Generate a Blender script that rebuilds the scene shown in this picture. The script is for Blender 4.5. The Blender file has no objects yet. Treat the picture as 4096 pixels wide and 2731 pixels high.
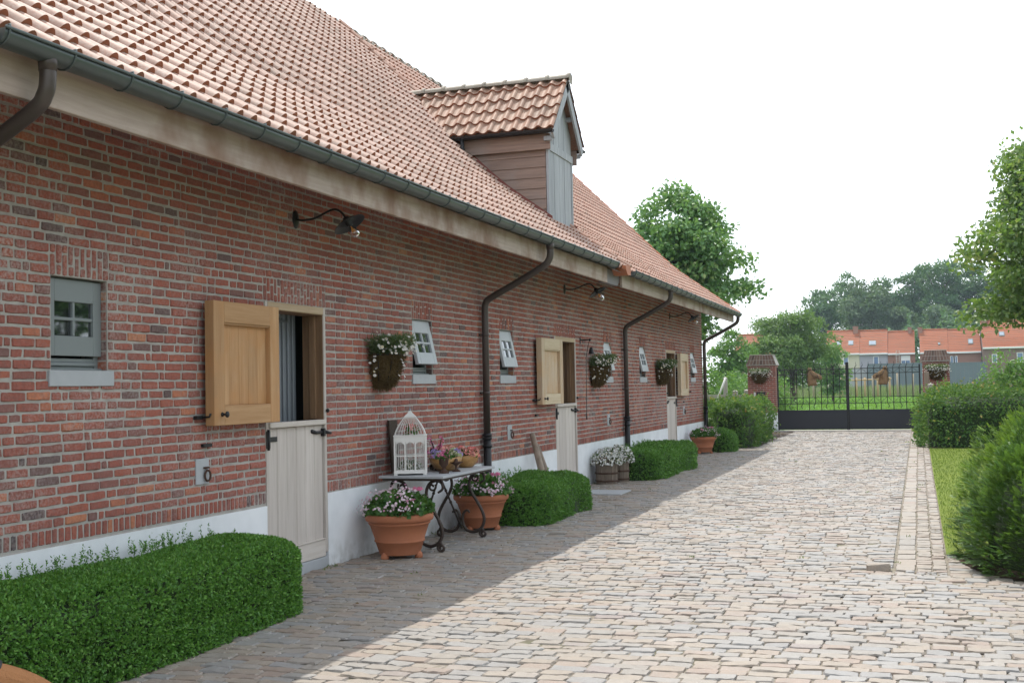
import bpy, bmesh, math, random
import numpy as np
from mathutils import Matrix, Vector

random.seed(7)
RNG = np.random.default_rng(11)
SC = bpy.context.scene
COL = SC.collection
PI = math.pi
R = math.radians

# ------------------------------------------------------------------ mesh builder
class MB:
    def __init__(s):
        s.v = []; s.f = []; s.n = 0
    def add(s, V, F, mat=0, rnd=None, smooth=False):
        V = np.asarray(V, float).reshape(-1, 3)
        if isinstance(F, np.ndarray):
            groups = [F.astype(np.int64)]
        else:
            by = {}
            for f in F: by.setdefault(len(f), []).append(f)
            groups = [np.array(a, np.int64) for a in by.values()]
        for i, g in enumerate(groups):
            if rnd is None: r = np.full(len(g), RNG.random())
            elif np.isscalar(rnd): r = np.full(len(g), float(rnd))
            else: r = np.asarray(rnd, float)
            s.f.append((g + s.n, mat, r, smooth))
        s.v.append(V); s.n += len(V)
        return s
    def xf(s, M, start=0):
        M = np.array(M)
        for i in range(start, len(s.v)):
            s.v[i] = s.v[i] @ M[:3, :3].T + M[:3, 3]
        return s
    def build(s, name, mats, parent=None, loc=None):
        me = bpy.data.meshes.new(name)
        V = np.concatenate(s.v)
        me.vertices.add(len(V)); me.vertices.foreach_set('co', V.astype(np.float32).ravel())
        nl = sum(f.size for f, *_ in s.f); npol = sum(len(f) for f, *_ in s.f)
        me.loops.add(nl); me.polygons.add(npol)
        me.loops.foreach_set('vertex_index', np.concatenate([f.ravel() for f, *_ in s.f]).astype(np.int32))
        sizes = np.concatenate([np.full(len(f), f.shape[1]) for f, *_ in s.f])
        st = np.concatenate([[0], np.cumsum(sizes)[:-1]])
        me.polygons.foreach_set('loop_start', st.astype(np.int32))
        me.polygons.foreach_set('material_index', np.concatenate([np.full(len(f), m) for f, m, r, sm in s.f]).astype(np.int32))
        me.polygons.foreach_set('use_smooth', np.concatenate([np.full(len(f), sm) for f, m, r, sm in s.f]).astype(bool))
        me.update(calc_edges=True)
        a = me.attributes.new('rnd', 'FLOAT', 'FACE')
        a.data.foreach_set('value', np.concatenate([r for f, m, r, sm in s.f]).astype(np.float32))
        if not isinstance(mats, (list, tuple)): mats = [mats]
        for m in mats: me.materials.append(m)
        o = bpy.data.objects.new(name, me); COL.objects.link(o)
        if parent: o.parent = parent
        if loc is not None: o.location = loc
        return o

BOXF = np.array([[0,3,2,1],[4,5,6,7],[0,1,5,4],[2,3,7,6],[1,2,6,5],[3,0,4,7]])
def box(mb, x0, x1, y0, y1, z0, z1, mat=0, rnd=None):
    V = [(x0,y0,z0),(x1,y0,z0),(x1,y1,z0),(x0,y1,z0),(x0,y0,z1),(x1,y0,z1),(x1,y1,z1),(x0,y1,z1)]
    mb.add(V, BOXF, mat, rnd)
_cb = {}
def cbox(mb, x0, x1, y0, y1, z0, z1, b=.004, mat=0, rnd=None, M=None):
    """box with chamfered edges"""
    b = min(b, .45*abs(x1-x0), .45*abs(y1-y0), .45*abs(z1-z0))
    bm = bmesh.new(); bmesh.ops.create_cube(bm, size=1)
    c = Vector(((x0+x1)/2,(y0+y1)/2,(z0+z1)/2)); d = (x1-x0, y1-y0, z1-z0)
    for v in bm.verts: v.co = Vector((v.co.x*d[0], v.co.y*d[1], v.co.z*d[2])) + c
    bmesh.ops.bevel(bm, geom=list(bm.edges), offset=b, segments=1, affect='EDGES', profile=.5)
    bm.verts.index_update()
    V = [tuple(v.co) for v in bm.verts]; F = [[v.index for v in f.verts] for f in bm.faces]
    bm.free()
    V = np.array(V)
    if M is not None:
        M = np.array(M); V = V @ M[:3,:3].T + M[:3,3]
    mb.add(V, F, mat, rnd if rnd is not None else RNG.random())
def poly(mb, pts, mat=0, rnd=None):
    mb.add(pts, [list(range(len(pts)))], mat, rnd)
def prism(mb, pts, ax, a0, a1, mat=0, rnd=None):
    """extrude a 2-D polygon along an axis (0,1,2); pts are the two other coordinates in order"""
    n = len(pts); V = []
    for a in (a0, a1):
        for p in pts:
            q = list(p); q.insert(ax, a); V.append(q)
    F = [list(range(n))[::-1], list(range(n, 2*n))] + [[i, (i+1) % n, n+(i+1) % n, n+i] for i in range(n)]
    mb.add(V, F, mat, rnd)
def spline(pts, k=6):
    P = [np.array(p, float) for p in pts]; out = []
    P = [2*P[0]-P[1]] + P + [2*P[-1]-P[-2]]
    for i in range(1, len(P)-2):
        for t in np.linspace(0, 1, k, endpoint=False):
            a, b, c, d = P[i-1:i+3]
            out.append(.5*((2*b)+(-a+c)*t+(2*a-5*b+4*c-d)*t*t+(-a+3*b-3*c+d)*t**3))
    out.append(P[-2]); return np.array(out)
def tube(mb, pts, r, n=8, mat=0, rnd=None, cap=True, flat=1.0):
    P = np.array(pts, float); m = len(P)
    r = np.full(m, r) if np.isscalar(r) else np.array(r, float)
    T = np.gradient(P, axis=0); T /= np.linalg.norm(T, axis=1)[:, None] + 1e-12
    up = np.array([0, 0, 1.]) if abs(T[0][2]) < .9 else np.array([0, 1., 0])
    N = np.cross(T[0], up); N /= np.linalg.norm(N)
    V = []
    for i in range(m):
        N = N - T[i]*(N @ T[i]); N /= np.linalg.norm(N) + 1e-12
        B = np.cross(T[i], N)
        for k in range(n):
            a = 2*PI*k/n
            V.append(P[i] + r[i]*(math.cos(a)*N + flat*math.sin(a)*B))
    F = [[i*n+k, i*n+(k+1) % n, (i+1)*n+(k+1) % n, (i+1)*n+k] for i in range(m-1) for k in range(n)]
    if cap: F += [list(range(n))[::-1], list(range((m-1)*n, m*n))]
    mb.add(V, F, mat, rnd, smooth=n > 5)
def lathe(mb, prof, n=24, c=(0,0,0), mat=0, rnd=None, a0=0, a1=2*PI, smooth=True, sq=1.0):
    full = abs(a1-a0-2*PI) < 1e-6
    m = len(prof); V = []; K = n if full else n+1
    for k in range(K):
        a = a0+(a1-a0)*k/n
        for r, z in prof: V.append((c[0]+r*math.cos(a)*sq, c[1]+r*math.sin(a), c[2]+z))
    F = [[k*m+j, ((k+1) % K)*m+j, ((k+1) % K)*m+j+1, k*m+j+1] for k in range(n) for j in range(m-1)]
    mb.add(V, F, mat, rnd, smooth=smooth)
def sphere(mb, c, r, n=10, m=6, mat=0, rnd=None):
    r = (r, r, r) if np.isscalar(r) else r
    V = []; F = []
    for i in range(m+1):
        for k in range(n):
            t = PI*i/m; a = 2*PI*k/n
            V.append((c[0]+r[0]*math.sin(t)*math.cos(a), c[1]+r[1]*math.sin(t)*math.sin(a), c[2]+r[2]*math.cos(t)))
    F = [[i*n+k, (i+1)*n+k, (i+1)*n+(k+1) % n, i*n+(k+1) % n] for i in range(m) for k in range(n)]
    mb.add(V, F, mat, rnd, smooth=True)

def nrm(A): return A/(np.linalg.norm(A, axis=-1, keepdims=True)+1e-9)
def leaves(mb, P, N, L, W, out=.5, spread=.7, droop=0., mat=0, rnd=None, rs=(.7, 1.3), fold=.12):
    """one folded four-cornered leaf per point: P base points, N outward direction there"""
    n = len(P)
    if n == 0: return
    t = nrm(N*out + RNG.normal(size=(n, 3))*spread + np.array([0, 0, -droop]))
    b = nrm(np.cross(t, nrm(N + RNG.normal(size=(n, 3))*.6) + 1e-6))
    up = np.cross(b, t)
    s = RNG.uniform(*rs, n)[:, None]
    l = L*s; w = W*s
    V = np.stack([P, P+t*l*.45+b*w*.5+up*w*fold, P+t*l, P+t*l*.45-b*w*.5+up*w*fold], 1)
    F = np.arange(4*n).reshape(n, 4)
    mb.add(V.reshape(-1, 3), F, mat, RNG.random(n) if rnd is None else rnd)

def cells(mb, axes, a0, a1, b0, b1, h, depth, inset, jit, hj, rnd, mat=0, us=None, vs=None, warp=None, smooth=False, tilt=0., corner=.5):
    """rough stones / bricks: every cell a bulged patch with its own worn edge. axes maps (a,b,h) to xyz"""
    a0, a1, b0, b1 = (np.asarray(q, float) for q in (a0, a1, b0, b1)); n = len(a0)
    la = (a1-a0); lb = (b1-b0)
    def par(L, k):
        e = np.minimum(inset, .3*L)/L
        mid = np.linspace(0, 1, k)[None, :]
        return np.concatenate([np.zeros((n, 1)), e[:, None] + (1-2*e[:, None])*mid, np.ones((n, 1))], 1)
    ku, kv = us or 4, vs or 2
    U = par(la, ku); Vv = par(lb, kv); nu, nv = U.shape[1], Vv.shape[1]
    A = (a0[:, None]+U*la[:, None])[:, :, None]*np.ones((1, 1, nv))
    B = (b0[:, None]+Vv*lb[:, None])[:, None, :]*np.ones((1, nu, 1))
    A = A + RNG.normal(size=A.shape)*jit; B = B + RNG.normal(size=A.shape)*jit
    H = np.full(A.shape, 0.) + (np.asarray(h)[:, None, None] if not np.isscalar(h) else h)
    edge = np.zeros((nu, nv), bool); edge[0] = edge[-1] = True; edge[:, 0] = edge[:, -1] = True
    H = np.where(edge[None], H-depth, H + RNG.normal(size=A.shape)*hj)
    # pull the corners in a little
    cr = np.zeros((nu, nv)); cr[[0, 0, -1, -1], [0, -1, 0, -1]] = 1; cr[[1, 1, -2, -2], [1, -2, 1, -2]] = .6
    ca = ((a0+a1)/2)[:, None, None]; cb = ((b0+b1)/2)[:, None, None]
    A = A + np.sign(ca-A)*cr[None]*inset*corner; B = B + np.sign(cb-B)*cr[None]*inset*corner
    if tilt:
        H = H + (A-ca)*RNG.normal(size=(n, 1, 1))*tilt + (B-cb)*RNG.normal(size=(n, 1, 1))*tilt
    P = np.stack([A, B, H], -1)
    if warp is not None: P = warp(P)
    X = np.empty_like(P)
    for k, ax in enumerate(axes): X[..., ax] = P[..., k]
    q = np.array([[i*nv+j, (i+1)*nv+j, (i+1)*nv+j+1, i*nv+j+1] for i in range(nu-1) for j in range(nv-1)])
    F = (q[None] + (np.arange(n)*nu*nv)[:, None, None]).reshape(-1, 4)
    mb.add(X.reshape(-1, 3), F, mat, np.repeat(rnd, len(q)), smooth=smooth)

# ------------------------------------------------------------------ objects
def thing(name, label, cat, loc=(0, 0, 0), rotz=0, group=None):
    o = bpy.data.objects.new(name, None); COL.objects.link(o)
    o.location = loc; o.rotation_euler = (0, 0, rotz); o.empty_display_size = .2
    o['label'] = label; o['category'] = cat
    if group: o['group'] = group
    return o
def tag(o, label, cat, group=None, kind=None):
    if label: o['label'] = label
    if cat: o['category'] = cat
    if group: o['group'] = group
    if kind: o['kind'] = kind
    return o
def struct(o): o['kind'] = 'structure'; return o
def dup(root, loc=None, rotz=None, label=None, scale=None):
    r = root.copy(); COL.objects.link(r)
    if loc is not None: r.location = loc
    if rotz is not None: r.rotation_euler = (0, 0, rotz)
    if scale: r.scale = scale
    if label: r['label'] = label
    def kids(src, dst):
        for ch in list(src.children):
            c = ch.copy(); COL.objects.link(c); c.parent = dst; kids(ch, c)
    kids(root, r); return r

# ------------------------------------------------------------------ materials
class NT:
    def __init__(s, name):
        s.m = bpy.data.materials.new(name); s.m.use_nodes = True
        s.t = s.m.node_tree; s.t.nodes.clear()
        s.out = s.t.nodes.new('ShaderNodeOutputMaterial')
    def n(s, typ, **kw):
        nd = s.t.nodes.new('ShaderNode'+typ)
        for k, v in kw.items():
            if k.startswith('i_'):
                nd.inputs[k[2:].replace('_', ' ')].default_value = v
            else: setattr(nd, k, v)
        return nd
    def l(s, a, b): s.t.links.new(a, b)
    def coord(s, scale=(1, 1, 1)):
        c = s.n('TexCoord'); mp = s.n('Mapping'); mp.inputs['Scale'].default_value = scale
        s.l(c.outputs['Object'], mp.inputs['Vector']); return mp.outputs[0]
    def noise(s, scale, detail=4, vec=None, rough=.6):
        nd = s.n('TexNoise'); nd.inputs['Scale'].default_value = scale; nd.inputs['Detail'].default_value = detail
        nd.inputs['Roughness'].default_value = rough
        if vec is not None: s.l(vec, nd.inputs['Vector'])
        return nd.outputs['Fac']
    def ramp(s, fac, stops, interp='LINEAR'):
        r = s.n('ValToRGB'); r.color_ramp.interpolation = interp
        e = r.color_ramp.elements
        while len(e) < len(stops): e.new(.5)
        for k, (p, c) in enumerate(stops):
            e[k].position = p; e[k].color = (*c, 1) if len(c) == 3 else c
        s.l(fac, r.inputs[0]); return r.outputs[0]
    def mix(s, fac, a, b, mode='MIX'):
        m = s.n('Mix', data_type='RGBA', blend_type=mode)
        for v, i in ((fac, 0), (a, 6), (b, 7)):
            if hasattr(v, 'is_linked'): s.l(v, m.inputs[i])
            elif i == 0: m.inputs[0].default_value = v
            else: m.inputs[i].default_value = (*v, 1)
        return m.outputs[2]
    def math(s, op, a, b=0., c=0.):
        m = s.n('Math', operation=op)
        for i, v in enumerate((a, b, c)):
            if hasattr(v, 'is_linked'): s.l(v, m.inputs[i])
            else: m.inputs[i].default_value = v
        return m.outputs[0]
    def attr(s, name='rnd'):
        return s.n('Attribute', attribute_name=name).outputs['Fac']
    def surf(s, col, rough=.7, bump=None, bstr=.3, bdist=.01, spec=.4, metal=0., trans=0., tcol=None):
        p = s.n('BsdfPrincipled')
        if hasattr(col, 'is_linked'): s.l(col, p.inputs['Base Color'])
        else: p.inputs['Base Color'].default_value = (*col, 1)
        if hasattr(rough, 'is_linked'): s.l(rough, p.inputs['Roughness'])
        else: p.inputs['Roughness'].default_value = rough
        p.inputs['Specular IOR Level'].default_value = spec
        p.inputs['Metallic'].default_value = metal
        if bump is not None:
            b = s.n('Bump'); b.inputs['Strength'].default_value = bstr; b.inputs['Distance'].default_value = bdist
            s.l(bump, b.inputs['Height']); s.l(b.outputs[0], p.inputs['Normal'])
        sh = p.outputs[0]
        if trans:
            t = s.n('BsdfTranslucent'); x = s.n('MixShader'); x.inputs[0].default_value = trans
            tc = tcol if tcol is not None else col
            if hasattr(tc, 'is_linked'): s.l(tc, t.inputs[0])
            else: t.inputs[0].default_value = (*tc, 1)
            s.l(sh, x.inputs[1]); s.l(t.outputs[0], x.inputs[2]); sh = x.outputs[0]
        s.l(sh, s.out.inputs[0]); return s.m

def m_plain(name, col, rough=.6, var=.25, scale=6, bump=.2, spec=.4, metal=0., bd=.004):
    t = NT(name); v = t.coord(); nz = t.noise(scale, 5, v)
    c = t.mix(t.math('MULTIPLY', nz, var*2), col, tuple(q*.55 for q in col))
    return t.surf(c, rough, t.noise(scale*8, 3, v), bump, bd, spec, metal)
def m_leaf(name, stops, trans=.3, rough=.45, spec=.35):
    t = NT(name); a = t.attr(); c = t.ramp(a, stops)
    v = t.coord(); nz = t.noise(1.3, 3, v)
    c = t.mix(t.math('MULTIPLY', nz, .5), c, tuple(q*.6 for q in stops[0][1]))
    tc = t.mix(.5, c, (.25, .42, .05))
    return t.surf(c, rough, None, trans=trans, tcol=tc, spec=spec)
def m_wood(name, light, dark, axis=2, rough=.65, scale=1., stain=None):
    t = NT(name); sc = [26*scale]*3; sc[axis] = 1.6*scale
    v = t.coord(tuple(sc)); g = t.noise(1., 6, v, .65)
    c = t.ramp(g, [(.3, dark), (.65, light)])
    a = t.attr(); c = t.mix(t.math('MULTIPLY', a, .35), c, tuple(q*.62 for q in dark))
    big = t.noise(2.2, 3, t.coord())
    if stain: c = t.mix(t.ramp(big, [(.45, (0, 0, 0)), (.7, (1, 1, 1))]), c, stain)
    return t.surf(c, rough, g, .25, .004, .3)

M = {}
# brick: kiln colours per brick, chalky bloom, rough faces
t = NT('handmade_brick'); a = t.attr(); v = t.coord()
c = t.ramp(a, [(0, (0.072, 0.066, 0.074)), (.09, (0.110, 0.084, 0.084)), (.2, (0.220, 0.108, 0.094)), (.32, (0.275, 0.094, 0.072)), (.6, (0.341, 0.101, 0.070)), (.82, (0.385, 0.120, 0.074)), (.93, (0.495, 0.186, 0.096)), (1, (0.506, 0.240, 0.132))])
n1 = t.noise(30, 5, v); c = t.mix(t.ramp(n1, [(.35, (0, 0, 0)), (.75, (.6, .6, .6))]), c, (.14, .075, .065))
bl = t.noise(1.1, 4, v); n3 = t.noise(45, 3, v)
c = t.mix(t.math('MULTIPLY', t.ramp(bl, [(.45, (.08, .08, .08)), (.75, (.75, .75, .75))]), t.ramp(n3, [(.4, (0, 0, 0)), (.62, (1, 1, 1))])), c, (.47, .4, .37))
M['brick'] = t.surf(c, .85, t.noise(70, 5, v), .5, .006, .2)
t = NT('lime_mortar'); v = t.coord()
c = t.ramp(t.noise(9, 6, v), [(.3, (.31, .29, .265)), (.7, (.43, .41, .375))])
M['mortar'] = t.surf(c, .95, t.noise(160, 4, v), .6, .004, .1)
t = NT('brick_courses'); v = t.n('TexCoord').outputs['Object']
sep = t.n('SeparateXYZ'); t.l(v, sep.inputs[0]); cmb = t.n('CombineXYZ')
t.l(t.math('ADD', sep.outputs[0], sep.outputs[1]), cmb.inputs[0]); t.l(sep.outputs[2], cmb.inputs[1])
bt = t.n('TexBrick'); t.l(cmb.outputs[0], bt.inputs['Vector'])
for k, q in (('Color1', (.3, .095, .07, 1)), ('Color2', (.19, .08, .068, 1)), ('Mortar', (.42, .36, .31, 1))): bt.inputs[k].default_value = q
for k, q in (('Scale', 1), ('Mortar Size', .006), ('Brick Width', .215), ('Row Height', .0695), ('Bias', 0.), ('Mortar Smooth', .2)): bt.inputs[k].default_value = q
M['brickwall'] = t.surf(bt.outputs['Color'], .9, bt.outputs['Fac'], -.3, .01, .2)
t = NT('whitewash'); v = t.coord(); nz = t.noise(2.2, 6, v)
c = t.ramp(nz, [(.3, (.67, .69, .71)), (.6, (.78, .80, .82))])
sep = t.n('SeparateXYZ'); t.l(t.n('TexCoord').outputs['Object'], sep.inputs[0])
dirt = t.math('MULTIPLY', t.ramp(sep.outputs[2], [(0, (1, 1, 1)), (.3, (0, 0, 0))]), t.ramp(t.noise(5, 5, v), [(.42, (0, 0, 0)), (.65, (1, 1, 1))]))
c = t.mix(t.math('MULTIPLY', dirt, .7), c, (.33, .32, .28))
M['whitewash'] = t.surf(c, .9, t.noise(60, 4, v), .15, .004, .2)
# granite setts
t = NT('sett_stone'); a = t.attr(); v = t.coord()
c = t.ramp(a, [(0, (.245, .24, .235)), (.2, (.29, .28, .265)), (.4, (.275, .25, .22)), (.55, (.315, .27, .22)), (.72, (.305, .25, .195)), (.86, (.29, .215, .17)), (.94, (.34, .305, .265)), (1, (.25, .2, .185))])
n1 = t.noise(14, 6, v); c = t.mix(t.ramp(n1, [(.35, (0, 0, 0)), (.75, (.55, .55, .55))]), c, (.2, .18, .16))
n2 = t.noise(120, 3, v); c = t.mix(t.ramp(n2, [(.55, (0, 0, 0)), (.75, (.5, .5, .5))]), c, (.46, .45, .43))
st_ = t.ramp(t.noise(.55, 5, v, .65), [(.35, (0, 0, 0)), (.7, (1, 1, 1))]); c = t.mix(t.math('MULTIPLY', st_, .32), c, (.17, .155, .135))
st2 = t.ramp(t.noise(3.1, 4, v, .7), [(.55, (0, 0, 0)), (.72, (1, 1, 1))]); c = t.mix(t.math('MULTIPLY', st2, .28), c, (.20, .165, .13))
M['sett'] = t.surf(c, .62, t.noise(50, 5, v), .5, .008, .45)
t = NT('joint_sand'); v = t.coord()
c = t.ramp(t.noise(7, 6, v), [(.3, (.16, .14, .115)), (.7, (.27, .24, .195))])
c = t.mix(t.ramp(t.noise(1.7, 4, v), [(.55, (0, 0, 0)), (.7, (.7, .7, .7))]), c, (.06, .075, .025))
M['joint'] = t.surf(c, .95, t.noise(90, 4, v), .6, .006, .1)
M['bluestone'] = m_plain('bluestone', (.42, .44, .46), .6, .2, 12, .15)
M['soil'] = m_plain('soil', (.07, .05, .035), .95, .4, 9, .8, .1, bd=.02)
# roof tiles
def m_tile(name, stops, lich, lf, spec=.34):
    t = NT(name); a = t.attr(); v = t.coord(); c = t.ramp(a, stops)
    n1 = t.noise(3.2, 6, v, .7); n2 = t.noise(42, 5, v, .7)
    f = t.math('MULTIPLY', t.ramp(n1, [(.3, (.25, .25, .25)), (.65, (1, 1, 1))]), t.ramp(n2, [(.36, (0, 0, 0)), (.6, (1, 1, 1))]))
    c = t.mix(t.math('MULTIPLY', f, lf), c, lich)
    vs_ = t.coord((1, 2.2, 1)); n4 = t.noise(.9, 5, vs_, .7); c = t.mix(t.math('MULTIPLY', t.ramp(n4, [(.48, (0, 0, 0)), (.72, (1, 1, 1))]), .55), c, (.15, .11, .08))
    return t.surf(c, .62, n2, .3, .004, spec)
M['tile'] = m_tile('weathered_pantile', [(0, (.27, .15, .11)), (.5, (.34, .195, .145)), (1, (.39, .235, .18))], (.42, .355, .305), .75)  # lichen cover spread wider so its paleness also stands in for sun glare
M['tile_new'] = m_tile('red_pantile', [(0, (.31, .155, .105)), (.5, (.36, .18, .125)), (1, (.40, .21, .145))], (.42, .34, .285), .75)
M['tile_dormer'] = m_tile('brown_pantile', [(0, (.22, .10, .065)), (.5, (.28, .135, .085)), (1, (.32, .165, .11))], (.33, .28, .215), .75)
M['tile_face'] = m_plain('fresh_clay_nose', (.36, .135, .075), .8, .35, 20)
M['ridge'] = m_tile('ridge_clay', [(0, (.24, .2, .165)), (1, (.31, .25, .2))], (.3, .31, .25), .9)
M['far_tile'] = m_tile('far_clay_tile', [(0, (.30, .096, .05)), (1, (.36, .128, .07))], (.36, .15, .08), .5, .08)
M['verge'] = m_plain('terracotta_verge', (.46, .17, .09), .6, .2, 9)
M['flash'] = m_plain('red_flashing', (.2, .05, .035), .55, .25, 5, .1)
M['zinc'] = m_plain('weathered_zinc', (.115, .138, .138), .42, .3, 4, .1, .5, .55)
M['pipe'] = m_plain('brown_downpipe', (.082, .064, .056), .4, .35, 6, .1, .5, .3)
M['castiron'] = m_plain('cast_iron', (.016, .016, .018), .45, .3, 10, .2, .5, .3)
M['iron'] = m_plain('wrought_iron', (.06, .042, .033), .5, .4, 22, .5, .5, .4, bd=.003)
M['rust'] = m_plain('rusty_iron', (.09, .05, .035), .75, .5, 18, .5, .2)
M['leadgrey'] = m_plain('lead_sheet', (.17, .155, .165), .5, .2, 4, .1)
M['oak'] = m_wood('honey_oak', (.53, .325, .165), (.385, .21, .095), 2, stain=(.45, .23, .09))
M['oak_h'] = m_wood('honey_oak_rail', (.53, .33, .17), (.395, .215, .095), 1)
M['oak_pale'] = m_wood('pale_oak', (.62, .50, .36), (.50, .37, .245), 2, stain=(.52, .34, .19))
M['oak_pale_h'] = m_wood('pale_oak_rail', (.62, .52, .37), (.50, .39, .25), 1)
M['oak_dark'] = m_wood('dark_oak_lining', (.27, .165, .09), (.16, .09, .05), 2)
M['grey_wood'] = m_wood('silvered_wood', (.62, .565, .52), (.50, .445, .40), 2)
M['grey_wood_h'] = m_wood('silvered_rail', (.62, .57, .52), (.52, .465, .41), 1)
M['frame_h'] = m_wood('oak_frame_head', (.52, .41, .28), (.40, .29, .18), 1)
M['fascia'] = m_wood('weathered_fascia', (.49, .40, .345), (.37, .295, .25), 1, stain=(.25, .155, .11))
M['cheek'] = m_wood('dormer_cheek_board', (.33, .23, .185), (.2, .135, .11), 0, stain=(.26, .205, .18))
M['front_board'] = m_wood('dormer_front_board', (.43, .445, .47), (.29, .30, .325), 2)
M['old_wood'] = m_wood('old_barrel_wood', (.24, .185, .14), (.11, .085, .065), 2)
M['pole_wood'] = m_wood('pole_wood', (.34, .27, .21), (.2, .155, .115), 2)
M['bowl_wood'] = m_wood('carved_wood', (.48, .28, .11), (.3, .15, .05), 0, .35)
M['root_wood'] = m_plain('dark_root_wood', (.075, .05, .035), .8, .5, 14, .8, bd=.02)
M['paint_grey'] = m_plain('sash_paint', (.19, .215, .22), .4, .1, 3, .05, .5)
M['paint_light'] = m_plain('light_sash_paint', (.40, .435, .455), .4, .1, 3, .05, .5)
M['white_paint'] = m_plain('white_paint', (.76, .75, .72), .5, .15, 8, .1, .4)
M['terracotta'] = m_plain('terracotta', (.41, .155, .078), .7, .25, 5, .25, .25)
M['burlap'] = m_plain('straw_burlap', (.33, .215, .12), .95, .45, 9, 1., .1, bd=.02)
M['coir'] = m_plain('coir_liner', (.2, .14, .062), .98, .6, 16, 1., .1, bd=.025)
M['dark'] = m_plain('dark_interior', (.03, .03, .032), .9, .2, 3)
M['steel'] = m_plain('stall_steel', (.27, .3, .33), .4, .15, 5, .05, .5, .2)
M['panel_dark'] = m_plain('gate_panel', (.020, .022, .03), .45, .2, 2, .05, .4)
M['concrete'] = m_plain('concrete', (.38, .36, .32), .9, .3, 6, .4)
M['hoarding'] = m_plain('grey_hoarding', (.12, .15, .18), .7, .15, .6, .1)
M['post_wood'] = m_plain('field_post', (.33, .27, .2), .9, .3, 6)
M['rail_wood'] = m_plain('new_rail', (.46, .32, .18), .9, .3, 4)
M['fur'] = m_plain('tan_fur', (.42, .2, .09), .95, .25, 7, .9, .1, bd=.01)
M['collar'] = m_plain('dark_collar', (.03, .028, .032), .6, .2, 10)
M['far_yellow'] = m_plain('yellow_facade', (.52, .50, .38), .9, .1, 1)
M['far_grey'] = m_plain('grey_facade', (.33, .33, .37), .9, .1, 1)
M['far_brick'] = m_plain('far_brick', (.32, .18, .14), .9, .3, 2)
M['far_dark'] = m_plain('far_dark_brick', (.22, .15, .13), .9, .3, 2)
M['far_white'] = m_plain('far_white', (.72, .72, .72), .6, .05, 1)
t = NT('far_glass'); M['far_glass'] = t.surf((.10, .17, .30), .12, spec=.8)
t = NT('skylight_glass'); M['sky_glass'] = t.surf((.25, .3, .36), .08, spec=.9)
def m_glass(name, tint, dark, refl):
    t = NT(name); g = t.n('BsdfGlossy'); g.inputs['Roughness'].default_value = .03; g.inputs['Color'].default_value = (.9, .93, .95, 1)
    d = t.n('BsdfDiffuse'); d.inputs['Color'].default_value = (*dark, 1)
    f = t.n('Fresnel'); f.inputs['IOR'].default_value = 1.5
    x = t.n('MixShader'); t.l(t.math('ADD', f.outputs[0], refl), x.inputs[0]); t.l(d.outputs[0], x.inputs[1]); t.l(g.outputs[0], x.inputs[2])
    t.l(x.outputs[0], t.out.inputs[0]); return t.m
M['glass'] = m_glass('window_glass', (1, 1, 1), (.012, .016, .018), .16)
t = NT('bulb_glass'); g = t.n('BsdfGlossy'); g.inputs['Roughness'].default_value = .02; tr = t.n('BsdfTransparent'); f = t.n('Fresnel'); f.inputs['IOR'].default_value = 1.45
x = t.n('MixShader'); t.l(t.math('ADD', f.outputs[0], .08), x.inputs[0]); t.l(tr.outputs[0], x.inputs[1]); t.l(g.outputs[0], x.inputs[2]); t.l(x.outputs[0], t.out.inputs[0]); M['bulb'] = t.m
M['filament'] = m_plain('amber_filament', (.75, .3, .05), .4, .1, 3)
M['wire'] = m_plain('white_wire', (.74, .73, .7), .45, .1, 8)
# greens
M['box'] = m_leaf('boxwood_leaf', [(0, (0.055, 0.166, 0.023)), (.5, (0.098, 0.264, 0.039)), (.85, (0.166, 0.370, 0.058)), (1, (0.234, 0.429, 0.088))], .25, .4)
M['core'] = m_plain('shade_core', (.03, .055, .016), .95, .4, 8)  # dark hull added inside hedges and bushes to block light and darken gaps
M['beech'] = m_leaf('beech_leaf', [(0, (0.043, 0.116, 0.029)), (.6, (0.080, 0.174, 0.043)), (.9, (0.174, 0.275, 0.065)), (.96, (0.377, 0.290, 0.087)), (1, (0.435, 0.246, 0.102))], .35, .5, .18)
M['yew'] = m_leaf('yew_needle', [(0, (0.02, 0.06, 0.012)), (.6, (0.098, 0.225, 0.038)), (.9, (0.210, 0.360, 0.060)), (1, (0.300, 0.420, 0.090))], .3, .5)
M['yew_light'] = m_leaf('sunlit_yew_needle', [(0, (.04, .10, .015)), (.3, (.12, .23, .03)), (.7, (.27, .40, .05)), (1, (.40, .50, .09))], .35, .5)  # lit copy of the yew leaf, sunlight put into its colour
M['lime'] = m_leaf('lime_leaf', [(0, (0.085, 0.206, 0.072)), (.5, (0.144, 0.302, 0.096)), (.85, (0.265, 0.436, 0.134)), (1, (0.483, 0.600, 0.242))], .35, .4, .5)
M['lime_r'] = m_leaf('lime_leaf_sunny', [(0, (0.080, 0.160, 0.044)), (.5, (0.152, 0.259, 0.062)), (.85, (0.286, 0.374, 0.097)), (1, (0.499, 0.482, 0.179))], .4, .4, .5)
M['willow'] = m_leaf('willow_leaf', [(0, (0.084, 0.154, 0.049)), (.6, (0.140, 0.238, 0.070)), (1, (0.238, 0.322, 0.112))], .35, .5)
M['bush'] = m_leaf('bush_leaf', [(0, (0.063, 0.154, 0.035)), (.6, (0.119, 0.252, 0.056)), (1, (0.224, 0.378, 0.084))], .35, .45)
M['wood_far'] = m_leaf('far_tree_leaf', [(0, (0.048, 0.117, 0.048)), (.6, (0.077, 0.174, 0.068)), (1, (0.145, 0.252, 0.097))], .25, .6)
M['wood_far2'] = m_leaf('far_silver_leaf', [(0, (0.070, 0.123, 0.070)), (.6, (0.114, 0.176, 0.097)), (1, (0.194, 0.264, 0.150))], .25, .6)
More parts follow.
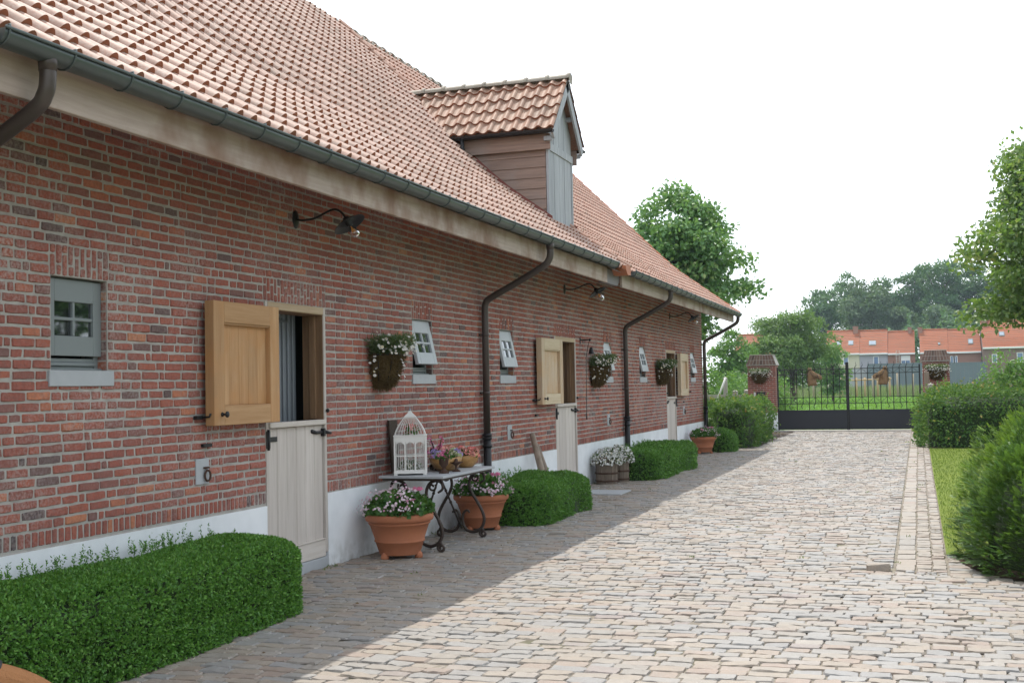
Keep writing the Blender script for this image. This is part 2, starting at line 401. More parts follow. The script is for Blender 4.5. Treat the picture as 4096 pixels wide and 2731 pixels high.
M['ger'] = m_leaf('geranium_leaf', [(0, (0.039, 0.117, 0.026)), (.6, (0.072, 0.182, 0.039)), (1, (0.130, 0.260, 0.065))], .3, .5)
M['thin'] = m_leaf('daisy_stem', [(0, (0.062, 0.112, 0.044)), (.6, (0.112, 0.163, 0.075)), (1, (0.213, 0.250, 0.125))], .3, .6)
M['litter'] = m_leaf('dry_leaf', [(0, (.12, .07, .035)), (.6, (.22, .14, .06)), (1, (.4, .34, .26))], .1, .8)
M['bark'] = m_plain('bark', (.10, .08, .06), .95, .4, 9, 1., .1, bd=.02)
def m_petal(name, stops, trans=.3):
    t = NT(name); return t.surf(t.ramp(t.attr(), stops), .6, trans=trans, spec=.2)
M['pet_white'] = m_petal('white_petal', [(0, (.7, .7, .68)), (.8, (.8, .8, .78)), (1, (.75, .7, .5))])
M['pet_pinkwhite'] = m_petal('pale_pink_petal', [(0, (.72, .56, .62)), (.7, (.78, .68, .72)), (1, (.6, .25, .38))])
M['pet_pink'] = m_petal('pink_petal', [(0, (.72, .16, .36)), (.6, (.8, .28, .46)), (1, (.82, .42, .5))])
M['pet_coral'] = m_petal('coral_petal', [(0, (.75, .2, .2)), (.6, (.8, .36, .3)), (1, (.78, .45, .4))])
M['pet_mix'] = m_petal('mixed_petal', [(0, (.45, .38, .7)), (.28, (.55, .45, .72)), (.3, (.78, .2, .32)), (.5, (.8, .4, .35)), (.72, (.8, .5, .42)), (.74, (.45, .5, .25)), (.9, (.55, .6, .35)), (1, (.7, .68, .55))])
M['yellow'] = m_plain('flower_eye', (.6, .4, .05), .7)
# grass & field
t = NT('lawn_ground'); v = t.coord(); c = t.ramp(t.noise(1.5, 6, v), [(.3, (.12, .165, .024)), (.7, (.165, .21, .032))]); M['lawn'] = t.surf(c, .9, t.noise(80, 4, v), .8, .02, .2)
t = NT('field_ground'); v = t.coord(); c = t.ramp(t.noise(.3, 6, v), [(.3, (.11, .2, .035)), (.7, (.17, .27, .055))]); M['field'] = t.surf(c, .95, t.noise(9, 5, v), .8, .1, .1)
t = NT('earth'); v = t.coord(); c = t.ramp(t.noise(.05, 6, v), [(.3, (.10, .14, .04)), (.7, (.15, .19, .06))]); M['earth'] = t.surf(c, .95, t.noise(3, 5, v), .5, .1, .1)
M['grass'] = m_leaf('grass_blade', [(0, (.08, .13, .016)), (.7, (.13, .185, .028)), (1, (.18, .21, .045))], .35, .6)
M['crop'] = m_leaf('crop_leaf', [(0, (0.108, 0.240, 0.036)), (.6, (0.168, 0.336, 0.054)), (1, (0.264, 0.432, 0.096))], .35, .5)
M['tall'] = m_leaf('tall_grass', [(0, (.13, .17, .07)), (.6, (.2, .23, .11)), (1, (.3, .29, .18))], .3, .7)
#==PART2==
HAZE_D = .0003
# ------------------------------------------------------------------ camera, light, sky
cam = bpy.data.cameras.new('camera'); co = bpy.data.objects.new('camera', cam); COL.objects.link(co)
rot = ((0.94600295, 0.03139419, 0.3226342), (0.32356029, -0.03103488, -0.94569846), (-0.01967652, 0.99902515, -0.039517))
mw = Matrix(rot).to_4x4(); mw.translation = (5.36, 0, 1.65); co.matrix_world = mw
cam.sensor_width = 36; cam.lens = 4750/4096*36; cam.clip_start = .1; cam.clip_end = 3000
SC.camera = co
SUN = Vector((.85, -1.4, -3.5)).normalized()
sl = bpy.data.lights.new('sun', 'SUN'); sl.energy = 3.5; sl.angle = R(.53); sl.color = (1, .955, .88)
so = bpy.data.objects.new('sun', sl); COL.objects.link(so); so.rotation_euler = SUN.to_track_quat('-Z', 'Y').to_euler(); so.location = (-8, 14, 34)
w = bpy.data.worlds.new('World'); SC.world = w; w.use_nodes = True
nt = w.node_tree; bg = nt.nodes['Background']
sky = nt.nodes.new('ShaderNodeTexSky'); sky.sky_type = 'NISHITA'; sky.sun_disc = False
sky.sun_elevation = math.asin(-SUN.z); sky.sun_rotation = math.atan2(-SUN.x, -SUN.y); sky.dust_density = 2.5; sky.air_density = 1.
tc = nt.nodes.new('ShaderNodeTexCoord'); mp = nt.nodes.new('ShaderNodeMapping'); mp.inputs['Scale'].default_value = (1, 1, 3.2)
nt.links.new(tc.outputs['Generated'], mp.inputs['Vector'])
nz = nt.nodes.new('ShaderNodeTexNoise'); nz.inputs['Scale'].default_value = 1.6; nz.inputs['Detail'].default_value = 8; nz.inputs['Roughness'].default_value = .55
nt.links.new(mp.outputs[0], nz.inputs['Vector'])
rp = nt.nodes.new('ShaderNodeValToRGB'); rp.color_ramp.elements[0].position = .3; rp.color_ramp.elements[1].position = .62
rp.color_ramp.elements[0].color = (.30, .30, .30, 1); rp.color_ramp.elements[1].color = (.95, .95, .95, 1)
nt.links.new(nz.outputs['Fac'], rp.inputs[0])
mx = nt.nodes.new('ShaderNodeMix'); mx.data_type = 'RGBA'
mx.inputs[7].default_value = (9.5, 10.1, 10.8, 1)          # thin bright cloud veil
nt.links.new(rp.outputs[0], mx.inputs[0]); nt.links.new(sky.outputs[0], mx.inputs[6])
nt.links.new(mx.outputs[2], bg.inputs[0]); bg.inputs[1].default_value = .15
vs = SC.view_settings; vs.view_transform = 'Standard'; vs.look = 'None'; vs.exposure = .36; vs.gamma = 1
SC.cycles.use_denoising = True
SC.cycles.max_bounces = 7; SC.cycles.transparent_max_bounces = 12; SC.cycles.diffuse_bounces = 3; SC.cycles.volume_bounces = 0

# ------------------------------------------------------------------ ground sheets
def sheet(name, x0, x1, y0, y1, z, mat, nx=2, ny=2):
    mb = MB(); xs = np.linspace(x0, x1, nx); ys = np.linspace(y0, y1, ny)
    V = [(x, y, z) for x in xs for y in ys]
    F = [[i*ny+j, (i+1)*ny+j, (i+1)*ny+j+1, i*ny+j+1] for i in range(nx-1) for j in range(ny-1)]
    mb.add(V, F); return struct(mb.build(name, mat))
sheet('ground', -900, 900, -300, 1500, -.05, M['earth'])
sheet('driveway_bed', 0, 10.5, -3, 42.6, -.0115, M['joint'])
sheet('field', -60, 70, 42.6, 172, -.012, M['field'])
# soil under the hedges on the right
mb = MB(); poly(mb, [(5.62, 30.4, .004), (5.60, 12.6, .004), (5.66, 11.6, .004), (5.82, 10.95, .004), (6.15, 10.5, .004), (6.7, 10.25, .004), (10.5, 10.1, .004), (10.5, 30.4, .004)])
struct(mb.build('planting_bed', M['soil']))
sheet('hedge_bed', 5.56, 13, 30.4, 42.6, .002, M['soil'])
sheet('barn_corner_bed', -3, 1.35, 31.0, 41.9, .003, M['soil'])

# driveway of granite setts
def sett_rows():
    A0 = []; A1 = []; B0 = []; B1 = []
    y = 2.2
    while y < 41.75:
        d = RNG.uniform(.098, .128); xr = 5.1 if y > 10.75 else min(10.4, float(np.interp(y+.1, [10.1, 10.27, 10.5, 10.95], [10.4, 6.72, 6.17, 5.84])))
        x = .02 + RNG.uniform(-.15, .02)
        while x < xr - .04:
            L = RNG.uniform(.15, .235); e = min(x+L, xr)
            if xr-e < .07: e = xr
            j = RNG.uniform(-.002, .002)
            A0.append(max(x, .012)+.002); A1.append(e-.0025); B0.append(y+.002+j); B1.append(y+d-.0025+j)
            x = e
        y += d
    return [np.array(q) for q in (A0, A1, B0, B1)]
A0, A1, B0, B1 = sett_rows()
ex = []; y = 10.78
while y < 12.5:
    d = .15; x = 5.56; xr = float(np.interp(y+.07, [10.5, 10.95, 11.6, 12.6], [6.17, 5.84, 5.68, 5.615]))
    if xr-x > .03:
        k = max(1, round((xr-x)/.2)); ex += [(x+(xr-x)*i/k+.003, x+(xr-x)*(i+1)/k-.003, y+.003, y+d-.003) for i in range(k)]
    y += d
for k in range(3):
    for i in range(5): ex.append((5.113+i*.088, 5.113+(i+1)*.088-.005, 10.78+k*.075, 10.78+(k+1)*.075-.004)) if k < 2 else None
A0, A1, B0, B1 = (np.concatenate([q, [e[i] for e in ex]]) for i, q in enumerate((A0, A1, B0, B1)))
ok = (A1-A0 > .03)
# leave room for the blue stone slab by the second hedge
ok &= ~((A1 > .36) & (A0 < 1.0) & (B1 > 17.8) & (B0 < 18.52))
ok &= ~((A1 > 4.86) & (A0 < 5.1) & (B1 > 10.92) & (B0 < 11.02))
A0, A1, B0, B1 = (q[ok] for q in (A0, A1, B0, B1))
def wob(P):
    a, b = P[..., 0], P[..., 1]
    P[..., 1] = b + .010*np.sin(a*2.1+b*.7) + .006*np.sin(a*4.3-b*1.9)
    P[..., 2] += .003*np.sin(a*1.3+b*.9) + .002*np.sin(a*3.1-b*2.3)
    return P
mb = MB(); n = len(A0)
cells(mb, (0, 1, 2), A0, A1, B0, B1, RNG.normal(size=n)*.0036, .013, .0055, .0022, .0017, RNG.random(n), us=5, vs=3, warp=wob, tilt=.02, corner=1.)
# lengthwise bands along the drain: smooth stone, then two lines of squarer setts
for (x0, x1, lo, hi, jj) in ((5.115, 5.285, .28, .42, .0015), (5.295, 5.425, .11, .17, .003), (5.433, 5.548, .10, .16, .003)):
    y = 10.94; a = []; 
    while y < 41.7:
        L = RNG.uniform(lo, hi); a.append((y+.004, y+L-.004)); y += L
    a = np.array(a); k = len(a)
    sh = lambda P: P
    cells(mb, (0, 1, 2), np.full(k, x0)+RNG.normal(size=k)*.004, np.full(k, x1)+RNG.normal(size=k)*.004, a[:, 0], a[:, 1], RNG.normal(size=k)*.003, .02, .006, jj, .0018, .4+RNG.random(k)*.5, us=3, vs=3, tilt=.008)
# setts fanned round the hedge corner
for ring, (rr, w_) in enumerate(((1.02, .13), (1.16, .13), (1.3, .12))):
    pass
struct(mb.build('driveway', M['sett']))
mb = MB(); cbox(mb, .37, .99, 17.81, 18.51, -.03, .006, .004); struct(mb.build('stone_slab', M['bluestone']))
mb = MB(); cbox(mb, 0, .2, 0, .105, -.02, .052, .012, 0, .72); bl_ = mb.v[0]; mb.v[0] = bl_+RNG.normal(size=bl_.shape)*.003
o = mb.build('loose_sett', M['sett'], loc=(4.88, 10.91, 0)); o.rotation_euler = (0, 0, R(2))
tag(o, 'loose sandy paving stone standing proud of the driveway beside the drain band', 'paving stone')
# threshold edge of the gate: pale concrete strip
mb = MB(); cbox(mb, .2, 5.9, 41.72, 42.5, -.04, .012, .004); struct(mb.build('gate_threshold', M['concrete']))
sheet('lawn', 5.56, 11, 12.0, 30.4, .006, M['lawn'])
mb = MB(); n = 42000
P = np.stack([RNG.uniform(5.57, 9.5, n), 12.4+18*RNG.random(n)**1.0, np.full(n, .004)], 1)
leaves(mb, P, np.tile([0, 0, 1.], (n, 1)), .04, .007, 1., .45)
tag(mb.build('grass', M['grass']), 'short mown grass of the lawn strip right of the driveway', 'grass', kind='stuff')

mb = MB(); n = 420; e = RNG.choice([0, 1, 2], n, p=[.55, .3, .15])
lx = np.where(e == 0, 1.02+RNG.exponential(.22, n), np.where(e == 1, .15+RNG.random(n)*1.2, 5.5-RNG.exponential(.35, n)))
P = np.stack([lx, np.where(e == 0, RNG.uniform(4, 30, n), np.where(e == 1, RNG.uniform(9, 20, n), RNG.uniform(9, 32, n))), np.full(n, .012)], 1)
leaves(mb, P, np.tile([0, 0, 1.], (n, 1)), .032, .016, 0., .8, rs=(.5, 1.3)); mb.v[-1][:, 2] = np.clip(mb.v[-1][:, 2], .009, .022)
tag(mb.build('leaf_litter', M['litter']), 'dry fallen leaves and petals scattered on the driveway stones', 'leaf litter', kind='stuff')
mb = MB(); n = 70; c = np.stack([np.where(RNG.random(n) < .6, .03+RNG.random(n)*.08, RNG.uniform(.9, 5.5, n)), RNG.uniform(8.5, 30, n), np.full(n, .0)], 1)
for k in range(9): leaves(mb, c+RNG.normal(size=(n, 3))*[.018, .03, 0], np.tile([0, 0, 1.], (n, 1)), .032, .009, .7, .7)
tag(mb.build('weeds', M['grass']), 'tiny weeds and moss tufts in the joints of the paving', 'weeds', kind='stuff')
# ------------------------------------------------------------------ barn
barn = thing('barn', 'long red brick stable barn with orange tiled roof, dormer and half-open stable doors', 'barn')
YA, YB = -6.0, 31.2
WIN = [(6.378, 6.95, 0), (12.262, 12.838, 1), (15.205, 15.79, 1), (20.84, 21.41, 1), (23.74, 24.3, 1), (29.46, 30.035, 1)]
DOOR = [(9.063, 10.178), (17.752, 18.955), (26.40, 27.50)]
ZW0, ZW1, ZP = 1.83, 2.455, .69
courses = [.80+.0687*i for i in range(16)]
courses = [.80+(1.83-.80)/15*i for i in range(15)] + [1.83+(.625)/9*i for i in range(9)] + [2.455+.07*i for i in range(3)] + [2.665+.0695*i for i in range(16)]
hs = [courses[i+1]-courses[i] if i+1 < len(courses) else .0695 for i in range(len(courses))]
blocks = []                                           # y0,y1,z0,z1 holes in the running bond
for a, b, _ in WIN: blocks += [(a, b, ZW0, ZW1), (a-.015, b+.015, ZW1, 2.665)]
for a, b in DOOR: blocks += [(a, b, 0, ZW1), (a-.015, b+.015, ZW1, 2.665)]
Y0 = []; Y1 = []; Z0 = []; Z1 = []
for z, h in zip(courses, hs):
    zc = z+h/2; spans = [(YA, YB)]
    for a, b, c0, c1 in blocks:
        if c0 < zc < c1:
            spans = [s for u, v in spans for s in ((u, min(v, a)), (max(u, b), v)) if s[1]-s[0] > .02]
    for u, v in spans:
        y = u - RNG.uniform(0, .1) if u == YA else u
        while y < v-.012:
            k = RNG.random(); L = .205 if k < .62 else (.10 if k < .8 else (.055 if k < .88 else .16)); L *= RNG.uniform(.95, 1.05)
            e = y+L+.012
            if v-e < .045: e = v
            Y0.append(max(y, u)+.006); Y1.append(e-.006); Z0.append(z+.0065+RNG.normal()*.0012); Z1.append(z+h-.0065+RNG.normal()*.0012); y = e
def soldier(u, v, z0, z1, pitch, split=False):
    n = max(2, round((v-u)/pitch)); p = (v-u)/n
    for i in range(n):
        a, b = u+i*p+.005, u+(i+1)*p-.005
        if split:
            m = z0+(z1-z0)*(.36 if i % 2 else .68)+RNG.normal()*.006
            parts = [(z0+.004+RNG.normal()*.002, m-.005), (m+.005, z1-.004)]
        else: parts = [(z0+.005, z1-.005)]
        for c0, c1 in parts: Y0.append(a+RNG.normal()*.001); Y1.append(b+RNG.normal()*.001); Z0.append(c0); Z1.append(c1)
edges = [YA] + [q for d in DOOR for q in d] + [YB]
for i in range(0, len(edges), 2): soldier(edges[i], edges[i+1], .695, .80, .0625)
for a, b, _ in WIN: soldier(a-.012, b+.012, ZW1, 2.665, .0605, True)
for a, b in DOOR: soldier(a-.012, b+.012, ZW1, 2.665, .0605, True)
Y0, Y1, Z0, Z1 = map(np.array, (Y0, Y1, Z0, Z1))
k = (Y1-Y0 > .02); Y0, Y1, Z0, Z1 = Y0[k], Y1[k], Z0[k], Z1[k]; n = len(Y0)
mb = MB()
cells(mb, (1, 2, 0), Y0, Y1, Z0, Z1, RNG.normal(size=n)*.0018, .013, .006, .0019, .0012, RNG.beta(2.1, 2.1, n)*.9+RNG.random(n)*.1, us=4, vs=2)
# brick returns in the window reveals (far jambs) and under the lintels
for a, b, _ in WIN:
    for z, h in zip(courses[15:24], hs[15:24]):
        for yy, s in ((b, -1), (a, 1)):
            y_in = yy + s*.004
            cbox(mb, -.155, -.016, min(yy-s*.01, y_in), max(yy-s*.01, y_in), z+.006, z+h-.006, .003, 0)
# mortar bed with openings
def holed(mb, u0, u1, v0, v1, holes, x, xb, mat=1):
    ys = sorted({u0, u1, *[q for h in holes for q in h[:2]]}); zs = sorted({v0, v1, *[min(max(q, v0), v1) for h in holes for q in h[2:]]})
    for i in range(len(ys)-1):
        for j in range(len(zs)-1):
            yc, zc = (ys[i]+ys[i+1])/2, (zs[j]+zs[j+1])/2
            if any(h[0] < yc < h[1] and h[2] < zc < h[3] for h in holes): continue
            poly(mb, [(x, ys[i], zs[j]), (x, ys[i+1], zs[j]), (x, ys[i+1], zs[j+1]), (x, ys[i], zs[j+1])], mat)
    for a, b, c0, c1 in holes:
        low = c0 <= v0+1e-6 or c0 < .01; c0 = max(c0, v0)
        for q in ([(x, a, c0), (x, a, c1), (xb, a, c1), (xb, a, c0)], [(x, b, c0), (xb, b, c0), (xb, b, c1), (x, b, c1)],
                  [(x, a, c1), (x, b, c1), (xb, b, c1), (xb, a, c1)], [(x, a, c0), (xb, a, c0), (xb, b, c0), (x, b, c0)])[:3 if low else 4]: poly(mb, q, mat)
holes = [(a, b, ZW0, ZW1) for a, b, _ in WIN] + [(a, b, .0, ZW1) for a, b in DOOR]
holed(mb, YA, YB, .66, 3.74, holes, -.0075, -.226)
wall = mb.build('wall', [M['brick'], M['mortar']], barn)
# gable, rear wall, inner faces
mb = MB()
prism(mb, [(-8.4, 0), (-.34, 0), (-.34, 3.9), (-.8, 4.62), (-4.2, 8.0), (-7.6, 4.62), (-8.4, 3.9)], 1, YB-.3, YB, 0)
box(mb, -.34, -.012, YB-.3, YB, .69, 3.74, 0)
prism(mb, [(-8.4, 0), (-.012, 0), (-.012, 3.7), (-.8, 4.62), (-4.2, 8.0), (-7.6, 4.62), (-8.4, 3.7)], 1, YA-.3, YA, 0)
box(mb, -8.4, -8.1, YA, YB-.3, 0, 3.7, 0)
mb.build('gable_wall', M['brickwall'], barn)
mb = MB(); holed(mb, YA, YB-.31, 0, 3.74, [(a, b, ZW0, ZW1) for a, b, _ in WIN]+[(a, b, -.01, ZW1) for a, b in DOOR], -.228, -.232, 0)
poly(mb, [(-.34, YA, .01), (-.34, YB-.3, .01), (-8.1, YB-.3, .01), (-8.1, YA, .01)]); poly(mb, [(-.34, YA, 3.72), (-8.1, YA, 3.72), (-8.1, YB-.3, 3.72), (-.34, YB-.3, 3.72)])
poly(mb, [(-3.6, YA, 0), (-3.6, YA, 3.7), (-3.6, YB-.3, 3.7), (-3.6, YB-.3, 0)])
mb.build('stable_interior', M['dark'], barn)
mb = MB()
for i in range(0, len(edges), 2):
    a, b = edges[i], edges[i+1]
    box(mb, -.33, .006, a, b, -.04, .69-(.012 if i == 0 else 0))
mb.build('plinth', M['whitewash'], barn)

# windows (frame > sash, pane, sill)
def make_window(name, opened):
    W, H = .572, .625
    f = MB()
    x0, x1 = -.165, -.085
    cbox(f, x0, x1, .0015, .045, .0015, H-.0015, .003); cbox(f, x0, x1, W-.045, W-.0015, .0015, H-.0015, .003)
    cbox(f, x0, x1, .045, W-.045, H-.05, H-.0015, .003); cbox(f, x0, x1-.005, .045, W-.045, .0015, .03, .003)
    cbox(f, x0-.05, x1+.035, .004, W-.004, .0, .014, .002)
    for k in range(2): cbox(f, x0+.02, x1+.012-.012*k, .046, W-.046, .031+.026*k, .0565+.026*k, .003)
    fr = f.build(name, M['paint_grey'], barn)
    s = MB(); g = MB(); sh = .515; st = .085; sw = W-.012; t0, t1 = 0, .04        # sash local: y 0..sw, z -sh..0 (hung from top)
    for q in ((0, st, -sh, 0), (sw-st, sw, -sh, 0), (st, sw-st, -.15, -.0), (st, sw-st, -sh, -sh+.135)): cbox(s, t0, t1, q[0], q[1], q[2], q[3], .003)
    m = sw/2
    cbox(s, t0+.008, t1-.004, m-.011, m+.011, -sh+.135, -.15, .003); zc = (-sh+.135-.15)/2
    cbox(s, t0+.009, t1-.005, st, sw-st, zc-.011, zc+.011, .003)
    box(g, .014, .018, st-.01, sw-st+.01, -sh+.12, -.14)
    a = R(-12.5) if opened else 0
    so_ = s.build('sash', M['paint_light'] if opened else M['paint_grey'], fr); go = g.build('pane', M['glass'], fr)
    for o in (so_, go):
        o.location = (-.092 if not opened else -.085, .006, H-.012); o.rotation_euler = (0, a, 0)
    si = MB(); cbox(si, -.12, .014, -.035, W+.05, -.108, -.002, .004); si.build('sill', M['bluestone'], fr)
    return fr
w_closed = make_window('window', False); w_closed.location = (0, WIN[0][0], ZW0)
w_open = make_window('window', True)
for i, (a, b, _) in enumerate(WIN[1:]):
    o = w_open if i == 0 else dup(w_open)
    o.parent = barn; o.location = (0, a, ZW0)

# stable doors (frame > lower leaf, shutter leaf, lining, hinges, knob)
def make_door(y0, y1, oak, oak_h, mirror, weather):
    W = y1-y0; H = ZW1
    f = MB(); fw = .045
    cbox(f, -.08, .004, .002, fw, .14, H-.002, .003, 0); cbox(f, -.08, .004, W-fw, W-.002, .14, H-.002, .003, 0)
    cbox(f, -.08, .006, fw, W-fw, H-.068, H-.002, .003, 1)
    cbox(f, -.3, .01, .002, W-.002, -.03, .1, .006, 2)
    fr = f.build('stable_door', [M['grey_wood'], M['frame_h'], M['bluestone']], barn, loc=(0, y0, 0))
    l = MB()
    cbox(l, -.222, -.006, W-.0495, W-.003, 1.39, H-.07, .003); cbox(l, -.222, -.006, .003, .0495, 1.39, H-.07, .003); cbox(l, -.222, -.006, .0495, W-.0495, H-.074, H-.004, .003)
    cbox(l, -.14, -.075, W-.075, W-.0495, 1.4, H-.074, .003)
    l.build('jamb_lining', M['oak_dark'], fr)
    d = MB(); n = 6; a = fw+.006; pw = (W-2*a)/n
    for k in range(n): cbox(d, -.055, -.018+RNG.normal()*.001, a+k*pw+.002, a+(k+1)*pw-.002, .13, 1.345, .009, 0)
    cbox(d, -.055, .004, a, W-a, .105, .262, .004, 1); cbox(d, -.05, .012, a, W-a, .262, .275, .004, 1)
    lf = d.build('lower_leaf', [M['grey_wood'], M['grey_wood_h']], fr)
    c = MB(); cbox(c, -.075, .022, a-.012, W-a+.006, 1.345, 1.392, .005); c.build('leaf_cap', M['grey_wood_h'], lf)
    # iron strap hinges, latch and bolt
    hy = 0 if not mirror else W
    s = 1 if not mirror else -1
    for z in (1.245, .24):
        h = MB(); q = sorted((hy+s*.03, hy+s*.21)); cbox(h, -.017, -.009, q[0], q[1], z-.022, z+.022, .002)
        q = sorted((hy-s*.004, hy+s*.05)); cbox(h, .002, .016, q[0], q[1], z-.075, z+.075, .003)
        tube(h, [(.014, hy+s*.02, z-.09), (.014, hy+s*.02, z+.09)], .012, 8); h.build('hinge', M['castiron'], lf)
    h = MB(); ly = W if not mirror else 0
    tube(h, [(-.012, ly-s*.26, 1.285), (-.006, ly-s*.2, 1.272), (.0, ly-s*.06, 1.275)], [.02, .016, .012], 8); cbox(h, -.016, .02, *sorted((ly-s*.09, ly-s*.055)), 1.235, 1.31, .003)
    tube(h, [(.008, ly-s*.05, 1.275), (.03, ly+s*.03, 1.26)], [.018, .012], 8); sphere(h, (-.01, ly-s*.27, 1.286), .02, 8, 5)
    h.build('latch', M['castiron'], lf)
    h = MB(); sphere(h, (.02, ly-s*.01, 1.475), .02, 8, 5); tube(h, [(0, ly-s*.01, 1.475), (.02, ly-s*.01, 1.475)], .01, 6); h.build('catch', M['castiron'], fr)
    # upper leaf folded back on the wall
    u = MB(); sw = W-.105; zb, zt = 1.402, 2.392; X0, X1 = .045, .13
    def yy(p): return (-sw+p+.02) if not mirror else (W+sw-p-.02)
    def cb(p0, p1, z0, z1, x0, x1, m, bv=.004):
        q = sorted((yy(p0), yy(p1))); cbox(u, x0, x1, q[0], q[1], z0, z1, bv, m)
    st = .15
    cb(0, st, zb, zt, X0, X1, 0); cb(sw-st, sw, zb, zt, X0, X1, 0)
    cb(st, sw-st, zt-.17, zt, X0, X1, 1); cb(st, sw-st, zb, zb+.16, X0, X1-.002, 1)
    n = 5; pw = (sw-2*st)/n
    for k in range(n): cb(st+k*pw+.001, st+(k+1)*pw-.001, zb+.16, zt-.17, X0+.01, X1-.045+RNG.normal()*.0008, 0, .003)
    cb(st-.02, sw-st+.02, zt-.185, zt-.17, X1-.045, X1-.012, 1, .003)
    lf2 = u.build('shutter_leaf', [oak, oak_h], fr)
    kb = MB(); ky = yy(.105 if not mirror else .03); kz = 1.49
    lathe(kb, [(0, 0), (.018, 0), (.018, .008), (.009, .012), (.009, .035), (.024, .042), (.026, .052), (.018, .058), (0, .06)], 14)
    kb.xf(Matrix.Translation((X1, ky, kz)) @ Matrix.Rotation(PI/2, 4, 'Y')); kb.build('knob', M['castiron'], lf2)
    kb = MB(); cbox(kb, 0, .04, *sorted((yy(-.02), yy(-.1))), 1.455, 1.485, .004); tube(kb, [(.03, yy(-.03), 1.47), (.09, yy(-.012), 1.475), (.1, yy(-.01), 1.5)], .009, 6); kb.build('shutter_catch', M['castiron'], fr)
    kb = MB(); q = sorted((yy(.0), yy(-.12))); cbox(kb, 0, .03, q[0]+.12*s, q[1]+.12*s, 1.235, 1.262, .004); kb.build('wall_hook', M['castiron'], fr)
    return fr
make_door(*DOOR[0], M['oak'], M['oak_h'], False, 0)
make_door(*DOOR[1], M['oak_pale'], M['oak_pale_h'], False, 1)
make_door(*DOOR[2], M['oak_pale'], M['oak_pale_h'], True, 1)
# steel stall grille inside the first door
mb = MB()
for k in range(6): cbox(mb, -.37, -.32, 9.66+k*.092, 9.712+k*.092, .0, 3.0, .004)
tube(mb, [(-.30, 9.45, 1.2), (-.30, 9.66, 1.9), (-.30, 9.76, 2.2), (-.31, 9.84, 2.32)], .014, 6); tube(mb, [(-.31, 9.3, 2.33), (-.31, 10.0, 2.33)], .012, 6); tube(mb, [(-.31, 9.84, 2.33), (-.4, 10.1, 2.45)], .012, 6)
mb.build('stall_grille', M['steel'], barn)

# tether rings
for (y, z) in ((8.085, 1.046), (15.528, 1.046), (21.057, 1.046), (28.4, 1.04)):
    p = MB(); cbox(p, -.03, .009, y-.09, y+.09, z-.1, z+.1, .003); po = p.build('tether_plate', M['bluestone'], barn)
    r = MB(); cbox(r, .008, .03, y+.005, y+.07, z+.02, z+.035, .003)
    tube(r, [(.028+.006*math.sin(a), y+.04+.03*math.sin(a), z-.035+.042*math.cos(a)) for a in np.linspace(0, 2*PI, 17)], .0085, 7, cap=False); r.build('tether_ring', M['rust'], po)

# ------------------------------------------------------------------ roof
PROF = [(.955, 3.488), (.2, 4.043), (-.62, 4.645), (-.95, 4.94), (-4.2, 8.15)]
PP = np.array(PROF); SEG = np.linalg.norm(np.diff(PP, axis=0), axis=1); CUM = np.concatenate([[0], np.cumsum(SEG)]); SLEN = CUM[-1]
def prof_at(s):
    s = np.clip(s, 0, SLEN); x = np.interp(s, CUM, PP[:, 0]); z = np.interp(s, CUM, PP[:, 1])
    x2 = np.interp(np.clip(s+.05, 0, SLEN), CUM, PP[:, 0])-np.interp(np.clip(s-.05, 0, SLEN), CUM, PP[:, 0]); z2 = np.interp(np.clip(s+.05, 0, SLEN), CUM, PP[:, 1])-np.interp(np.clip(s-.05, 0, SLEN), CUM, PP[:, 1])
    l = np.hypot(x2, z2); return x, z, z2/l, -x2/l
TU = np.array([0, .05, .12, .20, .29, .38, .46, .53, .58, .70, .88, 1.0]); TH = np.array([.0, .014, .026, .034, .037, .034, .026, .014, .004, -.002, -.003, .0])
SU = np.array([0, .07, .16, .25, .34, .44, .55, .68, .84, 1.0]); SH = np.array([.012, .03, .043, .045, .036, .018, .002, -.008, -.006, .012])
def tiles(mb, place, ylen, slen, wid, row, keep=None, pan=False, s_off=0.):
    """interlocking clay tiles with a raised roll whose blunt nose shows the unweathered clay; place(y, s, h) gives xyz"""
    T, Hh = (SU, SH) if pan else (TU, TH)
    mask = np.ones(len(T)) if pan else np.clip(Hh/.037, 0, 1)
    nc = int(round(ylen/wid)); wid = ylen/nc; nr = int(math.ceil((slen-s_off)/row))
    c, r = np.meshgrid(np.arange(nc), np.arange(nr), indexing='ij'); c = c.ravel(); r = r.ravel()
    if keep is not None:
        k = keep((c+.5)*wid, s_off+(r+.5)*row); c, r = c[k], r[k]
    n = len(c); m = len(T); jit = RNG.normal(size=(n, 1))*.003 - .03*(RNG.random((n, 1)) < .008)
    Y = (c[:, None]+T[None]*.996)*wid + RNG.normal(size=(n, 1))*.0016
    s0 = s_off + (r[:, None]*row + jit + 0*Y); s1 = np.minimum(s_off + (r[:, None]+1)*row+.012+0*Y, slen-.02); s0 = np.minimum(s0, slen-.03)
    step = (.026 if pan else .032)*mask[None] + .007 + RNG.normal(size=(n, 1))*.0015
    hl = Hh[None]+step; hu = Hh[None]+.001+0*Y
    A = place(Y, s0, hl); B = place(Y, s1, hu); Cc = place(Y, s0+.003, Hh[None]*.95-.004+0*Y)
    r0 = RNG.random(n); V = np.stack([A, B], 1).reshape(n, 2*m, 3)
    q = [[i, i+1, m+i+1, m+i] for i in range(m-1)]
    F = (np.array(q)[None]+(np.arange(n)*2*m)[:, None, None]).reshape(-1, 4)
    mb.add(V.reshape(-1, 3), F, 0, np.repeat(r0, m-1), smooth=True)
    V = np.stack([Cc, A], 1).reshape(n, 2*m, 3); mb.add(V.reshape(-1, 3), F, 1, np.repeat(r0, m-1))
